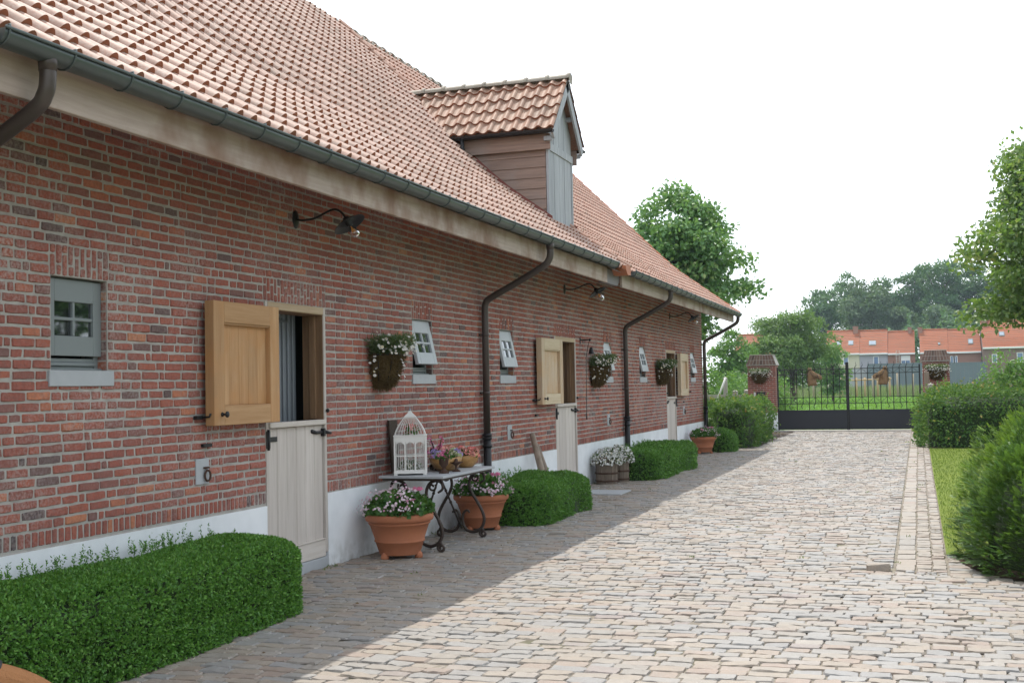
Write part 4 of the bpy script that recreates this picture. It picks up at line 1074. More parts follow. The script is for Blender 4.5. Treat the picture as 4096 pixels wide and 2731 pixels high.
def make_basket(label, loc, rot, W, D, H, n_f, group, trail=True, seed=0, white=True):
    """half-round wall basket; local +x points away from the wall, y along it"""
    t = thing('wall_basket', label, 'flower basket', loc, rot, group)
    b = MB(); prof = [(.02, -H), (.30, -H*.97), (.62, -H*.8), (.86, -H*.45), (.97, -H*.12), (1.0, 0)]
    K = 20; V = []
    for k in range(K+1):
        a = -PI/2+PI*k/K
        for r, z in prof: V.append((D*r*math.cos(a)+.012, W*r*math.sin(a), z))
    m = len(prof); V = np.array(V); V += RNG.normal(size=V.shape)*.008; V[:, 0] = np.maximum(V[:, 0], .004)
    F = [[k*m+j, (k+1)*m+j, (k+1)*m+j+1, k*m+j+1] for k in range(K) for j in range(m-1)]
    F.append([k*m+m-1 for k in range(K+1)]); b.add(V, F, 0, .5, smooth=True)
    q = 1600; a = RNG.uniform(-PI/2, PI/2, q); u = RNG.random(q); rr = np.interp(u, [0, .25, .5, .75, 1], [.35, .66, .86, .97, 1.0]); zz = np.interp(u, [0, .25, .5, .75, 1], [-H*.97, -H*.78, -H*.45, -H*.12, 0])
    P = np.stack([D*rr*np.cos(a)+.012, W*rr*np.sin(a), zz], 1); leaves(b, P, np.stack([np.cos(a), np.sin(a), 0*a], 1), .07, .011, .35, .8, .3)
    b.build('basket', M['coir'], t)
    w_ = MB(); tube(w_, [(D*math.cos(x)+.014, W*math.sin(x), .004) for x in np.linspace(-PI/2, PI/2, 15)], .007, 6); tube(w_, [(.008, -W, .004), (.008, W, .004)], .007, 6)
    for x in np.linspace(-1.2, 1.2, 5): tube(w_, [((D*r+.006)*math.cos(x)+.014, (W*r+.006)*math.sin(x), z) for r, z in prof], .004, 5)
    w_.build('wire_frame', M['castiron'], t)
    g = MB(); n = 1900
    th = RNG.uniform(-PI/2, PI/2, n); s = RNG.random(n)**.5
    P = np.stack([D*.95*s*np.cos(th)+.03, W*.95*s*np.sin(th), RNG.random(n)*.02], 1); d = nrm(np.stack([np.cos(th)*.7, np.sin(th)*.8, .6+RNG.random(n)*1.1], 1))
    L = RNG.uniform(.08, .30, n)[:, None]
    for k in (.15, .5, .85): leaves(g, P+d*L*k - np.array([0, 0, .16])*(L*k)**2*4, d, .055, .009, .8, .55)
    g.build('foliage', M['thin'], t)
    f = MB(); n = n_f; th = RNG.uniform(-PI/2, PI/2, n)+.25; s = RNG.random(n)**.4
    P = np.stack([D*.9*s*np.cos(th)+.04, W*.9*s*np.sin(th), 0*s], 1); d = nrm(np.stack([np.cos(th)*.8, np.sin(th)*.9+.1, .5+RNG.random(n)*1.2], 1)); L = RNG.uniform(.14, .33, n)[:, None]
    Q = P+d*L-np.array([0, 0, 1.])*(L**2)*RNG.uniform(.4, 2.6, (n, 1))
    k = int(n*.13); Q[:k, 2] = -RNG.random(k)*H*.7; Q[:k, 0] = np.sqrt(np.clip(1-(Q[:k, 1]/W)**2, .05, 1))*D*1.05+.03
    Q[:, 0] = np.maximum(Q[:, 0], .02)
    Nn = discs(f, Q, d+[.4, -.3, .2], .0155, 0, k=7, jit=.4); discs(f, Q+Nn*.003, Nn, .0055, 1, k=5, jit=.05)
    f.build('daisy_blossoms', [M['pet_white'], M['yellow']], t)
    return t
GB = 'daisy baskets on the barn wall'
make_basket('coir wall basket of daisies between the first door and the first open window', (0, 11.33, 2.02), 0, .215, .25, .34, 210, GB)
make_basket('coir wall basket of daisies overlapping an open window, right of the second door', (0, 20.05, 1.99), 0, .24, .27, .32, 210, GB)
make_basket('dark coir wall basket of daisies left of the third stable door', (0, 25.5, 2.0), 0, .24, .27, .32, 180, GB)
GP = 'daisy baskets on the gate pillars'
make_basket('daisy basket hanging on the left brick gate pillar', (.16, 41.78, 1.96), -PI/2, .26, .22, .28, 260, GP)
make_basket('daisy basket hanging on the right brick gate pillar', (5.94, 41.78, 1.96), -PI/2, .26, .22, .28, 260, GP)

# ------------------------------------------------------------------ iron table and what stands on it
TZ = .78; tx0, tx1, ty0, ty1 = .085, .80, 11.13, 12.68
tb = thing('garden_table', 'wrought iron scroll-legged table with a grey stone top against the barn', 'table', (.44, 12.0, 0))
lx0, lx1, ly0, ly1 = tx0-.44, tx1-.44, ty0-12, ty1-12
q = MB(); cbox(q, lx0, lx1, ly0, ly1, TZ-.026, TZ, .004); q.build('tabletop', M['bluestone'], tb)
q = MB(); cbox(q, lx0+.03, lx1-.03, ly0+.03, ly1-.03, TZ-.05, TZ-.0265, .003); q.build('apron_frame', M['iron'], tb)
def spiral(c, r0, turns, a0, sgn, n=18): return [(c[0]+r0*(1-.72*k/n)*math.cos(a0+sgn*turns*2*PI*k/n), c[1]+r0*(1-.72*k/n)*math.sin(a0+sgn*turns*2*PI*k/n)) for k in range(n+1)]
for yl in (ly0+.16, ly1-.16):
    for s in (-1, 1):
        L = MB(); cxx = (lx0+lx1)/2
        def P3(pts): return [(cxx+s*a, yl, b) for a, b in pts]
        main = spline([(.235, .60), (.285, .64), (.275, .70), (.215, .725), (.14, .69), (.105, .60), (.13, .50), (.205, .38), (.262, .27), (.275, .18), (.235, .095), (.15, .055), (.07, .075), (.03, .13), (.018, .20), (.035, .27), (.075, .295), (.105, .27)], 6)
        rr = np.interp(np.linspace(0, 1, len(main)), [0, .1, .5, .9, 1], [.011, .016, .019, .015, .010])
        tube(L, P3(main), rr, 8)
        foot = [(.245, .11)]+[(.262, .075)]+spiral((.262, .042), .042, 1.3, PI*.75, 1)
        tube(L, P3(foot), np.interp(np.linspace(0, 1, len(foot)), [0, 1], [.018, .011]), 8)
        up = spiral((.17, .66), .045, 1.1, PI*.2, -1); tube(L, P3(up), .011, 7)
        sphere(L, (cxx+s*.2, yl, .385), .02, 8, 6); sphere(L, (cxx+s*.105, yl, .60), .017, 8, 6)
        L.build('scroll_leg', M['iron'], tb)
    q = MB(); tube(q, [(cxx-.03, yl, .2), (cxx+.03, yl, .2)], .017, 8); tube(q, [(cxx, yl, .10), (cxx, (ly0+ly1)/2, TZ-.05)], .011, 7)
    for a in (.33, .5, .72): sphere(q, (cxx, yl+((ly0+ly1)/2-yl)*a, .10+(TZ-.15)*a), .018, 8, 6)
    q.build('brace', M['iron'], tb)

# white birdcage
bc = thing('birdcage', 'white wooden birdcage with domed wire top on the iron table', 'birdcage', (.33, 11.40, TZ), R(22))
Wc = .158
q = MB(); cbox(q, -Wc-.012, Wc+.012, -Wc-.012, Wc+.012, .016, .04, .004)
for sx in (-1, 1):
    for sy in (-1, 1): cbox(q, Wc-.026 if sx > 0 else -Wc-.012, Wc+.012 if sx > 0 else -Wc+.026, (sy*Wc-.026) if sy > 0 else -Wc-.012, Wc+.012 if sy > 0 else -Wc+.026, 0, .0155, .003)
cbox(q, -Wc-.014, Wc+.014, -Wc-.014, Wc+.014, .398, .41, .003); q.build('base_and_tray', M['white_paint'], bc)
fr = MB()
for sx in (-1, 1):
    for sy in (-1, 1): cbox(fr, sx*Wc-.009, sx*Wc+.009, sy*Wc-.009, sy*Wc+.009, .04, .398, .002)
def panel(T):
    s0 = len(fr.v)
    cbox(fr, -Wc+.009, Wc-.009, -.006, .006, .345, .397, .002); cbox(fr, -Wc+.009, Wc-.009, -.006, .006, .192, .204, .002); cbox(fr, -Wc+.009, Wc-.009, -.006, .006, .04, .055, .002)
    for x in (-.053, .053): cbox(fr, x-.007, x+.007, -.0055, .0055, .055, .345, .002)
    for c in (-.101, 0, .101):
        hw = .042
        for sg in (-1, 1):
            pts = [(c+sg*hw, .345), (c+sg*hw*.0, .345)]+[(c+sg*hw*math.sin(a), .298+.042*math.cos(a)) for a in np.linspace(0, PI/2, 7)]
            prism(fr, pts if sg < 0 else pts[::-1], 1, -.005, .005)
    fr.xf(T, s0)
def ywall(T): panel(T)
for a in range(4): panel(Matrix.Rotation(a*PI/2, 4, 'Z') @ Matrix.Translation((0, -Wc, 0)))
fr.build('frame', M['white_paint'], bc)
wr = MB()
for a in range(4):
    T = Matrix.Rotation(a*PI/2, 4, 'Z') @ Matrix.Translation((0, -Wc, 0)); s0 = len(wr.v)
    for k in range(15):
        x = -Wc+.02+k*(2*Wc-.04)/14; tube(wr, [(x, 0, .05), (x, 0, .345)], .0024, 5)
    for k in range(11):
        x = -Wc+.012+k*(2*Wc-.024)/10
        tube(wr, [(x*(1-.66*(i/7)**1.5), Wc*.66*(i/7)**1.5, .41+.19*i/7) for i in range(8)], .0024, 5)
    wr.xf(T, s0)
wr.build('bars', M['wire'], bc)
q = MB(); lathe(q, [(0, .664), (.014, .66), (.034, .636), (.075, .608), (.09, .598), (.088, .590), (0, .590)], 4, smooth=False, a0=PI/4, a1=PI/4+2*PI); q.build('dome_cap', M['white_paint'], bc)
q = MB(); lathe(q, [(.011, .655), (.014, .668), (.008, .68), (0, .682)], 12); tube(q, [(.0, .02*math.cos(a), .694+.016*math.sin(a)) for a in np.linspace(0, 2*PI, 14)], .003, 6, cap=False); q.build('hanging_ring', M['steel'], bc)
o = MB(); P, N = dome(120, .07, .07, .09, .42); leaves(o, P, N, .035, .02, .5, .6, rnd=RNG.random(120)); P, N = dome(60, .08, .08, .11, .42, pw=.2); discs(o, P, N, .014, 1)
tag(o.build('flower_posy', [M['ger'], M['pet_coral']], loc=(.35, 11.38, TZ)), 'small posy of red and pink flowers inside the birdcage dome', 'flowers')
o = MB(); P, N = dome(90, .11, .11, .10, .04); leaves(o, P, N, .05, .03, .4, .6); P, N = dome(34, .12, .12, .14, .05, pw=.2); discs(o, P, N, .022, 1)
tag(o.build('pale_bouquet', [M['thin'], M['pet_white']], loc=(.33, 11.38, TZ+.002)), 'pale flowers and foliage on the birdcage floor', 'flowers')

def make_bowl(label, loc, rx, ry, h, fl_mat, seed, rz=0, nfl=150, fh=.1):
    t = thing('flower_bowl', label, 'flower bowl', loc, rz)
    b = MB(); prof = [(0, 0), (.45, .0), (.72, .22), (.92, .6), (1.0, 1.0), (.93, 1.0), (.8, .7), (0, .6)]; K = 28; V = []
    for k in range(K):
        a = 2*PI*k/K; lip = 1+.10*math.cos(2*a)
        for r, z in prof: V.append((rx*r*math.cos(a), ry*r*math.sin(a), h*z*(lip if z > .5 else 1)))
    m = len(prof); F = [[k*m+j, ((k+1) % K)*m+j, ((k+1) % K)*m+j+1, k*m+j+1] for k in range(K) for j in range(m-1)]
    b.add(V, F, 0, .3, smooth=True); b.build('bowl', M['bowl_wood'], t)
    g = MB(); P, N = dome(160, rx*.95, ry*.95, fh, h*.75, full=1.0); leaves(g, P, N, .04, .028, .4, .7); g.build('foliage', M['ger'], t)
    f = MB(); nc = 22; C_, N = dome(nc, rx*.9, ry*.9, fh, h*.8, pw=.1)
    for c, nn in zip(C_, N):
        r = RNG.uniform(.028, .042); mm = 34; q = nrm(RNG.normal(size=(mm, 3)))*r; q[:, 2] = np.abs(q[:, 2]); discs(f, c+q, q+nn*.01, .0125, 0, rnd=np.clip(RNG.random()+RNG.normal(size=mm)*.05, 0, 1))
    f.build('blossoms', fl_mat, t)
    return t
make_bowl('carved wooden bowl of mixed pink and lilac flowers right of the birdcage', (.50, 11.95, TZ), .18, .27, .145, M['pet_mix'], 1, .2, fh=.12)
make_bowl('rounder wooden bowl of coral flowers at the far end of the table', (.54, 12.45, TZ), .15, .155, .145, M['pet_coral'], 2, 0, fh=.10)
def urn(label, loc, s, plant):
    t = thing('iron_urn', label, 'urn', loc)
    u = MB(); lathe(u, [(0, 0), (.055*s, 0), (.058*s, .012*s), (.022*s, .04*s), (.018*s, .06*s), (.03*s, .075*s), (.05*s, .10*s), (.054*s, .15*s), (.062*s, .165*s), (.064*s, .172*s), (.052*s, .168*s), (0, .15*s)] if plant else [(0, 0), (.055*s, 0), (.05*s, .014*s), (.016*s, .035*s), (.016*s, .075*s), (.05*s, .10*s), (.085*s, .115*s), (.088*s, .122*s), (.05*s, .115*s), (.022*s, .13*s), (.02*s, .155*s), (0, .165*s)], 24); u.build('urn_body', M['rust'], t)
    if plant:
        g = MB(); P, N = dome(120, .07, .07, .06, .16*s); leaves(g, P, N, .035, .016, .5, .6); g.build('foliage', M['ger'], t)
        f = MB(); P, N = dome(46, .065, .065, .07, .18*s, pw=.1); discs(f, P, N, .014); f.build('blossoms', M['pet_pink'], t)
urn('rusty iron urn planted with a red flower in front of the mixed bowl', (.64, 11.55, TZ), .95, True)
urn('low rusty iron candle stand right of the planted urn', (.68, 11.8, TZ), .85, False)
t = MB(); tube(t, spline([(0, 0, 0), (.01, .01, .12), (-.015, .02, .2), (-.05, .03, .29), (-.07, .02, .35)], 5), np.linspace(.012, .005, 21), 7); tube(t, spline([(-.01, .02, .17), (.05, .0, .25), (.08, -.02, .34)], 5), np.linspace(.009, .004, 11), 6); tube(t, [(0, .01, .12), (-.09, .0, .19)], [.007, .004], 6)
tr = thing('blossom_branch', 'bare upright branch with pink silk blossoms behind the mixed bowl', 'branch', (.36, 12.0, TZ)); t.build('twig', M['root_wood'], tr)
f = MB()
for c in ((-.07, .02, .35), (-.05, .03, .3), (.08, -.02, .33), (.06, 0, .26), (-.09, 0, .2), (-.03, .02, .24), (.02, .01, .14)):
    m = 9; discs(f, np.array(c)+RNG.normal(size=(m, 3))*.016, RNG.normal(size=(m, 3)), .015)
f.build('blossoms', M['pet_pink'], tr)
rt = MB()
tube(rt, spline([(.0, -.25, .02), (.01, -.15, .08), (-.02, -.05, .13), (.0, .05, .10), (.03, .12, .02)], 5), [.03]*10+[.04]*11, 8); tube(rt, spline([(.0, -.1, .12), (-.01, -.16, .2), (.0, -.2, .23), (.0, -.235, .21)], 4), np.linspace(.028, .012, 13), 8); tube(rt, spline([(0, 0, .11), (.01, -.03, .19), (0, .0, .25), (.01, .03, .26)], 4), np.linspace(.022, .009, 13), 8); tube(rt, spline([(.02, .1, .03), (.1, .0, .02), (.12, -.12, .02)], 4), [.04]*9, 8)
tag(rt.build('driftwood', M['root_wood'], loc=(.30, 12.25, TZ)), 'dark twisted root wood between the two flower bowls', 'driftwood')
wc = MB()
for a in np.linspace(0, 2*PI, 13)[:-1]: tube(wc, [(.10*math.cos(a)*math.cos(b)**.6, .10*math.sin(a)*math.cos(b)**.6, .16+.14*math.sin(b)) for b in np.linspace(0, PI/2*.98, 7)]+[], .0026, 5); tube(wc, [(.10*math.cos(a), .10*math.sin(a), 0), (.10*math.cos(a), .10*math.sin(a), .16)], .0026, 5)
for z in (.003, .16): tube(wc, [(.10*math.cos(a), .10*math.sin(a), z) for a in np.linspace(0, 2*PI, 17)], .0034, 5)
tag(wc.build('wire_cloche', M['wire'], loc=(.24, 12.08, TZ)), 'small pale wire cage behind the blossom branch', 'wire cage')
q = MB(); cbox(q, -.012, .012, -.1, .1, 0, .56, .004); o = q.build('old_plank', M['root_wood'], loc=(.062, 11.62, TZ+.0)); o.rotation_euler = (0, R(-4), 0); tag(o, 'dark old wooden board leaning on the wall behind the birdcage', 'board')
for (pts, thick, lab) in (([(.42, 16.0, 0), (.24, 16.18, .5), (.055, 16.37, .99)], .05, 'thicker weathered wooden pole leaning on the wall left of the second door'), ([(.40, 16.42, 0), (.22, 16.52, .42), (.05, 16.62, .82)], .036, 'thinner weathered pole leaning beside the thicker one left of the second door')):
    q = MB(); tube(q, np.array(pts)-[0, 16.2, 0], [thick, thick, thick*.8], 10); tag(q.build('wooden_pole', M['pole_wood'], loc=(0, 16.2, 0)), lab, 'pole', 'wooden poles leaning on the wall')
bl = thing('door_bell', 'black iron bell with a long pull rod on the wall right of the second door', 'bell', (0, 19.33, 2.44))
q = MB(); cbox(q, 0, .012, -.1, -.06, -.06, .05, .003); tube(q, [(.01, -.08, 0), (.14, -.08, .0), (.16, -.06, -.0)], .011, 7); sphere(q, (.165, -.06, 0), .022, 8, 6); q.build('bell_bracket', M['castiron'], bl)
q = MB(); lathe(q, [(.0, -.12), (.02, -.122), (.032, -.16), (.045, -.22), (.06, -.235), (.055, -.236), (0, -.2)], 16, c=(.165, .02, 0)); q.build('bell_body', M['castiron'], bl)
q = MB(); tube(q, [(.16, -.06, 0), (.13, -.06, -.12), (.10, -.08, -.3), (.10, -.12, -1.2), (.10, -.12, -1.33)], [.005, .005, .005, .005, .012], 6)
for z in (-.42, -.96): tube(q, [(0, -.3, z), (.10, -.11, z)], .006, 6)
q.build('pull_rod', M['castiron'], bl)

# ------------------------------------------------------------------ dog in the bottom left corner
def skinned(name, verts, edges_, radii, mat, root=0, sub=2):
    me = bpy.data.meshes.new(name); me.from_pydata(verts, edges_, []); o = bpy.data.objects.new(name, me); COL.objects.link(o)
    o.modifiers.new('skin', 'SKIN'); sv = me.skin_vertices[0].data
    for i, r in enumerate(radii): sv[i].radius = (r, r) if np.isscalar(r) else r
    sv[root].use_root = True
    s = o.modifiers.new('sub', 'SUBSURF'); s.levels = sub; s.render_levels = sub
    me.materials.append(mat); return o
dv = [(.74, 3.75, .33), (.86, 4.08, .335), (.98, 4.40, .355), (1.07, 4.60, .32), (1.19, 4.70, .275), (1.31, 4.745, .225), (1.42, 4.76, .17), (1.47, 4.765, .14),
      (.66, 3.72, .2), (.66, 3.66, .13), (.66, 3.70, .02), (.82, 3.68, .2), (.83, 3.62, .13), (.83, 3.66, .02), (.92, 4.44, .2), (.92, 4.45, .1), (.92, 4.47, .02), (1.08, 4.40, .2), (1.09, 4.41, .1), (1.09, 4.43, .02), (.66, 3.58, .36), (.6, 3.45, .43)]
de = [(0, 1), (1, 2), (2, 3), (3, 4), (4, 5), (5, 6), (6, 7), (0, 8), (8, 9), (9, 10), (0, 11), (11, 12), (12, 13), (2, 14), (14, 15), (15, 16), (2, 17), (17, 18), (18, 19), (0, 20), (20, 21)]
drr = [.105, .125, .125, .098, .085, .075, .05, .035, .05, .032, .028, .05, .032, .028, .045, .03, .028, .045, .03, .028, .025, .012]
base = np.array([.95, 4.2, 0]); dog = skinned('dog', [tuple(np.array(v)-base) for v in dv], de, drr, M['fur']); dog.location = base
tag(dog, 'tan short-haired dog with a dark collar, mostly outside the bottom left corner', 'dog')
q = MB(); c0 = Vector((1.10, 4.63, .312))-Vector(base); axd = Vector((.5, .55, -.38)).normalized(); T = Matrix.Translation(c0) @ Vector((0, 0, 1)).rotation_difference(axd).to_matrix().to_4x4()
lathe(q, [(.086, -.016), (.0925, -.013), (.0925, .013), (.086, .016)], 24); q.xf(T); q.build('collar', M['collar'], dog)

# ------------------------------------------------------------------ gate, pillars, fences
GY = 41.85
def gate_leaf(label, x0, x1, hinge_left):
    t = thing('gate_leaf', label, 'gate', (x0, GY, 0), group='two leaves of the black entrance gate'); W = x1-x0
    p = MB(); cbox(p, .05, W-.05, -.006, .006, .05, .70, .003); p.build('panel', M['panel_dark'], t)
    f = MB(); r = .022
    cbox(f, 0, .05, -.025, .025, .03, 2.2 if hinge_left else 2.32, .004); cbox(f, W-.05, W, -.025, .025, .03, 2.32 if hinge_left else 2.2, .004)
    for z in (.06, .70, .93, 1.14, 1.93, 2.10): cbox(f, .05, W-.05, -.014, .014, z-.012, z+.012, .003)
    f.build('gate_frame', M['castiron'], t)
    n = 10; pit = (W-.1)/(n+1)
    for k in range(n):
        x = .05+(k+1)*pit; b = MB(); sg = 1 if hinge_left else -1
        tip = [(x, 0, 2.10), (x-sg*.005, 0, 2.15), (x-sg*.03, 0, 2.19), (x-sg*.045, 0, 2.22), (x-sg*.03, 0, 2.26), (x-sg*.03, 0, 2.32)]
        low = [(x, 0, .70)] if (k % 2 == 0) else [(x-sg*.02, 0, .76), (x-sg*.055, 0, .80), (x-sg*.05, 0, .86), (x, 0, .93)]
        tip = spline(tip, 3); tube(b, low+list(tip), [.0135]*len(low)+list(np.linspace(.0135, .005, len(tip))), 6); b.build('bar', M['castiron'], t)
    b = MB()
    for k in range(n+1):
        a0, a1 = .05+k*pit, .05+(k+1)*pit
        for z0, z1 in ((.93, 1.14), (1.93, 2.10)):
            if k % 2: tube(b, [(a0, .004, z0), (a1, .004, z1)], .005, 5)
            else: tube(b, [(a0, .004, z1), (a1, .004, z0)], .005, 5)
            tube(b, [((a0+a1)/2, .004, (z0+z1)/2), ((a0+a1)/2, .004, (z0+z1)/2+.012)], .014, 6)
    b.build('cross_bracing', M['castiron'], t)
    return t
gate_leaf('left leaf of the black iron driveway gate', .735, 3.079, True)
gate_leaf('right leaf of the black iron driveway gate', 3.081, 5.43, False)
def horse(label, x, flip):
    t = thing('horse_head', label, 'horse head', (x, GY-.06, 1.54), group='burlap horse heads on the gate')
    pts = np.array([(-.16, 0), (.12, 0), (.155, .04), (.16, .18), (.165, .32), (.15, .42), (.11, .5), (.06, .52), (.0, .52), (-.06, .47), (-.14, .42), (-.24, .37), (-.31, .33), (-.335, .27), (-.32, .22), (-.26, .2), (-.2, .215), (-.14, .25), (-.125, .2), (-.15, .1)])*[1.0, 1.02]
    if flip: pts = pts*[-1, 1]; pts = pts[::-1]
    b = MB(); c = pts.mean(0); n = len(pts); V = []
    for yy, s in ((-.07, .72), (-.045, .93), (0, 1.0), (.045, .93), (.07, .72)): V += [(c[0]+(p[0]-c[0])*s, yy, c[1]+(p[1]-c[1])*s) for p in pts]
    F = [[i*n+k, i*n+(k+1) % n, (i+1)*n+(k+1) % n, (i+1)*n+k] for i in range(4) for k in range(n)]+[list(range(n))[::-1], list(range(4*n, 5*n))]
    b.add(V, F, 0, .5, smooth=True)
    q = 700; k = RNG.integers(0, n, q); P = np.array([(pts[i][0], 0, pts[i][1]) for i in k]); u = RNG.random((q, 1)); P = P*u+np.array([c[0], 0, c[1]])*(1-u); P[:, 1] = np.where(RNG.random(q) < .7, -1, 1)*.07*(1-.55*u[:, 0]**2); leaves(b, P, np.tile([0, -1., -.6], (q, 1)), .06, .007, .15, .8, .3)
    b.build('stuffed_head', M['burlap'], t); s = -1 if flip else 1
    for dx in (.03, .10):
        e = MB(); tube(e, [(s*dx, -.01, .5), (s*(dx+.01), -.015, .57), (s*(dx+.0), -.01, .63)], [.03, .032, .006], 8); e.build('ear', M['burlap'], t)
    m = MB(); P = np.array([(s*(.15-.02*abs(u)), .02*math.sin(9*u), .12+.42*u) for u in RNG.random(160)]); leaves(m, P, np.tile([s*.8, -.3, .1], (160, 1)), .07, .012, .7, .5, .4); P = np.array([(s*(.02+.1*u), -.02, .53) for u in RNG.random(50)]); leaves(m, P, np.tile([-.3*s, -.4, .5], (50, 1)), .08, .012, .7, .5, .2); m.build('mane', M['root_wood'], t)
    h = MB(); tube(h, [(-s*.235, -.055, .19), (-s*.2, -.09, .29), (-s*.17, -.05, .40)], .009, 6); tube(h, [(-s*.2, -.075, .29), (-s*.02, -.085, .33), (s*.05, -.075, .47)], .008, 6); h.build('halter', M['collar'], t)
horse('straw horse head facing right, tied to the left gate leaf', 1.93, True)
horse('straw horse head facing left, tied to the right gate leaf', 4.24, False)
def pillar(label, x0, x1, y0, mail):
    W = x1-x0; t = thing('gate_pillar', label, 'gate pillar', (x0, y0, 0), group='brick gate pillars')
    b = MB(); box(b, 0, W, 0, W*.95, .62, 2.27); b.build('brick_shaft', M['brickwall'], t)
    b = MB(); box(b, -.012, W+.012, -.012, W*.95+.012, -.03, .62); b.build('plinth', M['whitewash'], t)
    b = MB(); e = .04
    V = [(-e, -e, 2.27), (W+e, -e, 2.27), (W+e, W*.95+e, 2.27), (-e, W*.95+e, 2.27), (-e, -e, 2.30), (W+e, -e, 2.30), (W+e, W*.95+e, 2.30), (-e, W*.95+e, 2.30), (.09, .09, 2.64), (W-.09, .09, 2.64), (W-.09, W*.95-.09, 2.64), (.09, W*.95-.09, 2.64)]
    b.add(V, [[3, 2, 1, 0], [0, 1, 5, 4], [1, 2, 6, 5], [2, 3, 7, 6], [3, 0, 4, 7], [4, 5, 9, 8], [5, 6, 10, 9], [6, 7, 11, 10], [7, 4, 8, 11], [8, 9, 10, 11]], 0, .5)
    n = 9
    for k in range(n):            # sloping bricks on edge
        for r in range(2):
            u0, u1 = k/n+.008, (k+1)/n-.008; lo, hi = (2.305, 2.45) if r == 0 else (2.465, 2.632)
            def pt(u, z): f = (z-2.30)/.34; a = -e+f*(.09+e); bb = W+e-f*(.09+e); return (a+u*(bb-a), -e+f*(.09+e)-.012, z)
            b.add([pt(u0, lo), pt(u1, lo), pt(u1, hi), pt(u0, hi)], [[0, 1, 2, 3]], 1, RNG.random())
    cbox(b, .07, W-.07, .07, W*.95-.07, 2.632, 2.655, .006, 0)
    b.build('brick_cap', [M['mortar'], M['cap_brick']], t)
    if mail:
        b = MB(); cbox(b, .29, .60, -.02, .01, .70, 1.36, .004); cbox(b, .33, .56, -.024, -.01, 1.24, 1.29, .003); b.build('letterbox', M['panel_dark'], t)
        b = MB(); cbox(b, .20, .265, -.03, .01, 1.2, 1.35, .006); b.build('doorbell', M['far_white'], t)
t = NT('weathered_cap_brick'); c = t.ramp(t.attr(), [(0, (.11, .075, .06)), (.5, (.16, .10, .08)), (1, (.2, .135, .105))]); M['cap_brick'] = t.surf(c, .9, t.noise(40, 4, t.coord()), .4)
pillar('left brick gate pillar with letterbox and tapered brick cap', -.26, .69, 41.8, True)
pillar('right brick gate pillar behind the beech hedge', 5.50, 6.35, 41.8, False)
tg = thing('planter_trough', 'low clay trough of pink flowers at the foot of the left gate pillar', 'planter', (.36, 41.3, 0))
q = MB(); V = []
for z, g in ((0, .0), (.24, .03), (.24, -.005), (.18, -.01)): V += [(-.2-g, -.13-g, z), (.2+g, -.13-g, z), (.2+g, .13+g, z), (-.2-g, .13+g, z)]
q.add(V, [[3, 2, 1, 0]]+[[4*i+j, 4*i+(j+1) % 4, 4*i+4+(j+1) % 4, 4*i+4+j] for i in range(3) for j in range(4)]+[[12, 13, 14, 15]], 0, .5); q.build('trough', M['concrete'], tg)
q = MB(); P, N = dome(220, .22, .15, .14, .2); leaves(q, P, N, .05, .03, .5, .6); q.build('foliage', M['ger'], tg)
q = MB(); P, N = dome(130, .24, .16, .17, .22, pw=.2); discs(q, P, N, .02); q.build('blossoms', M['pet_coral'], tg)

def conc_post(label, x, y, h, w_=.085, name='fence_post', mat='concrete', grp='concrete fence posts', cap=True):
    q = MB(); cbox(q, -w_, w_, -w_, w_, -.05, h-.06, .01)
    if cap: q.add([(-w_-.012, -w_-.012, h-.06), (w_+.012, -w_-.012, h-.06), (w_+.012, w_+.012, h-.06), (-w_-.012, w_+.012, h-.06), (0, 0, h)], [[0, 1, 4], [1, 2, 4], [2, 3, 4], [3, 0, 4], [3, 2, 1, 0]])
    return tag(q.build(name, M[mat], loc=(x, y, 0)), label, 'fence post', grp)
conc_post('grey concrete fence post in front of the right gate pillar', 5.72, 39.3, 1.57)
conc_post('grey concrete fence post standing above the beech hedge on the right', 8.0, 39.3, 1.52)
conc_post('concrete fence post beside the yard fence, left of the gate pillar', -.64, 44.2, 1.46)
conc_post('concrete fence post under the leaning white pole, left of the gate', -1.05, 44.2, 1.44)
conc_post('taller concrete fence post at the barn corner, behind the leaning white pole', -1.42, 44.3, 1.93, .07)
for (x0, x1, y, z, lab) in ((5.80, 7.91, 39.3, 1.30, 'grey fence rail from the concrete post to the next above the beech hedge'), (8.09, 12.5, 39.3, 1.30, 'grey fence rail leaving the right edge above the beech hedge'), (-2.7, -1.14, 44.2, 1.26, 'low concrete fence rail behind the hedge by the barn corner'), (-.96, -.73, 44.2, 1.24, 'short concrete fence rail left of the gate pillar')):
    q = MB(); cbox(q, x0, x1, y-.03, y+.03, z-.13, z+.01, .006); cbox(q, x0, x1, y-.03, y+.03, .25, .40, .006); tag(q.build('fence_rail', M['concrete']), lab, 'fence rail')
q = MB(); tube(q, [(-1.75, 44.05, .95), (-1.36, 44.05, 1.9)], .035, 8); tag(q.build('white_pole', M['white_paint']), 'white painted pole leaning on the tall concrete post', 'pole')
q = MB(); tube(q, [(-2.2, 44.0, 1.75), (-1.98, 44.0, 1.05)], .03, 8); tag(q.build('grey_pole', M['concrete']), 'thin pale pole leaning right behind the barn corner', 'pole')
q = MB(); cbox(q, -.075, .075, -.05, .05, 0, 1.93, .01); tag(q.build('gate_stop_post', M['pole_wood'], loc=(5.62, 41.2, 0)), 'pale wooden post against the right gate pillar', 'post')

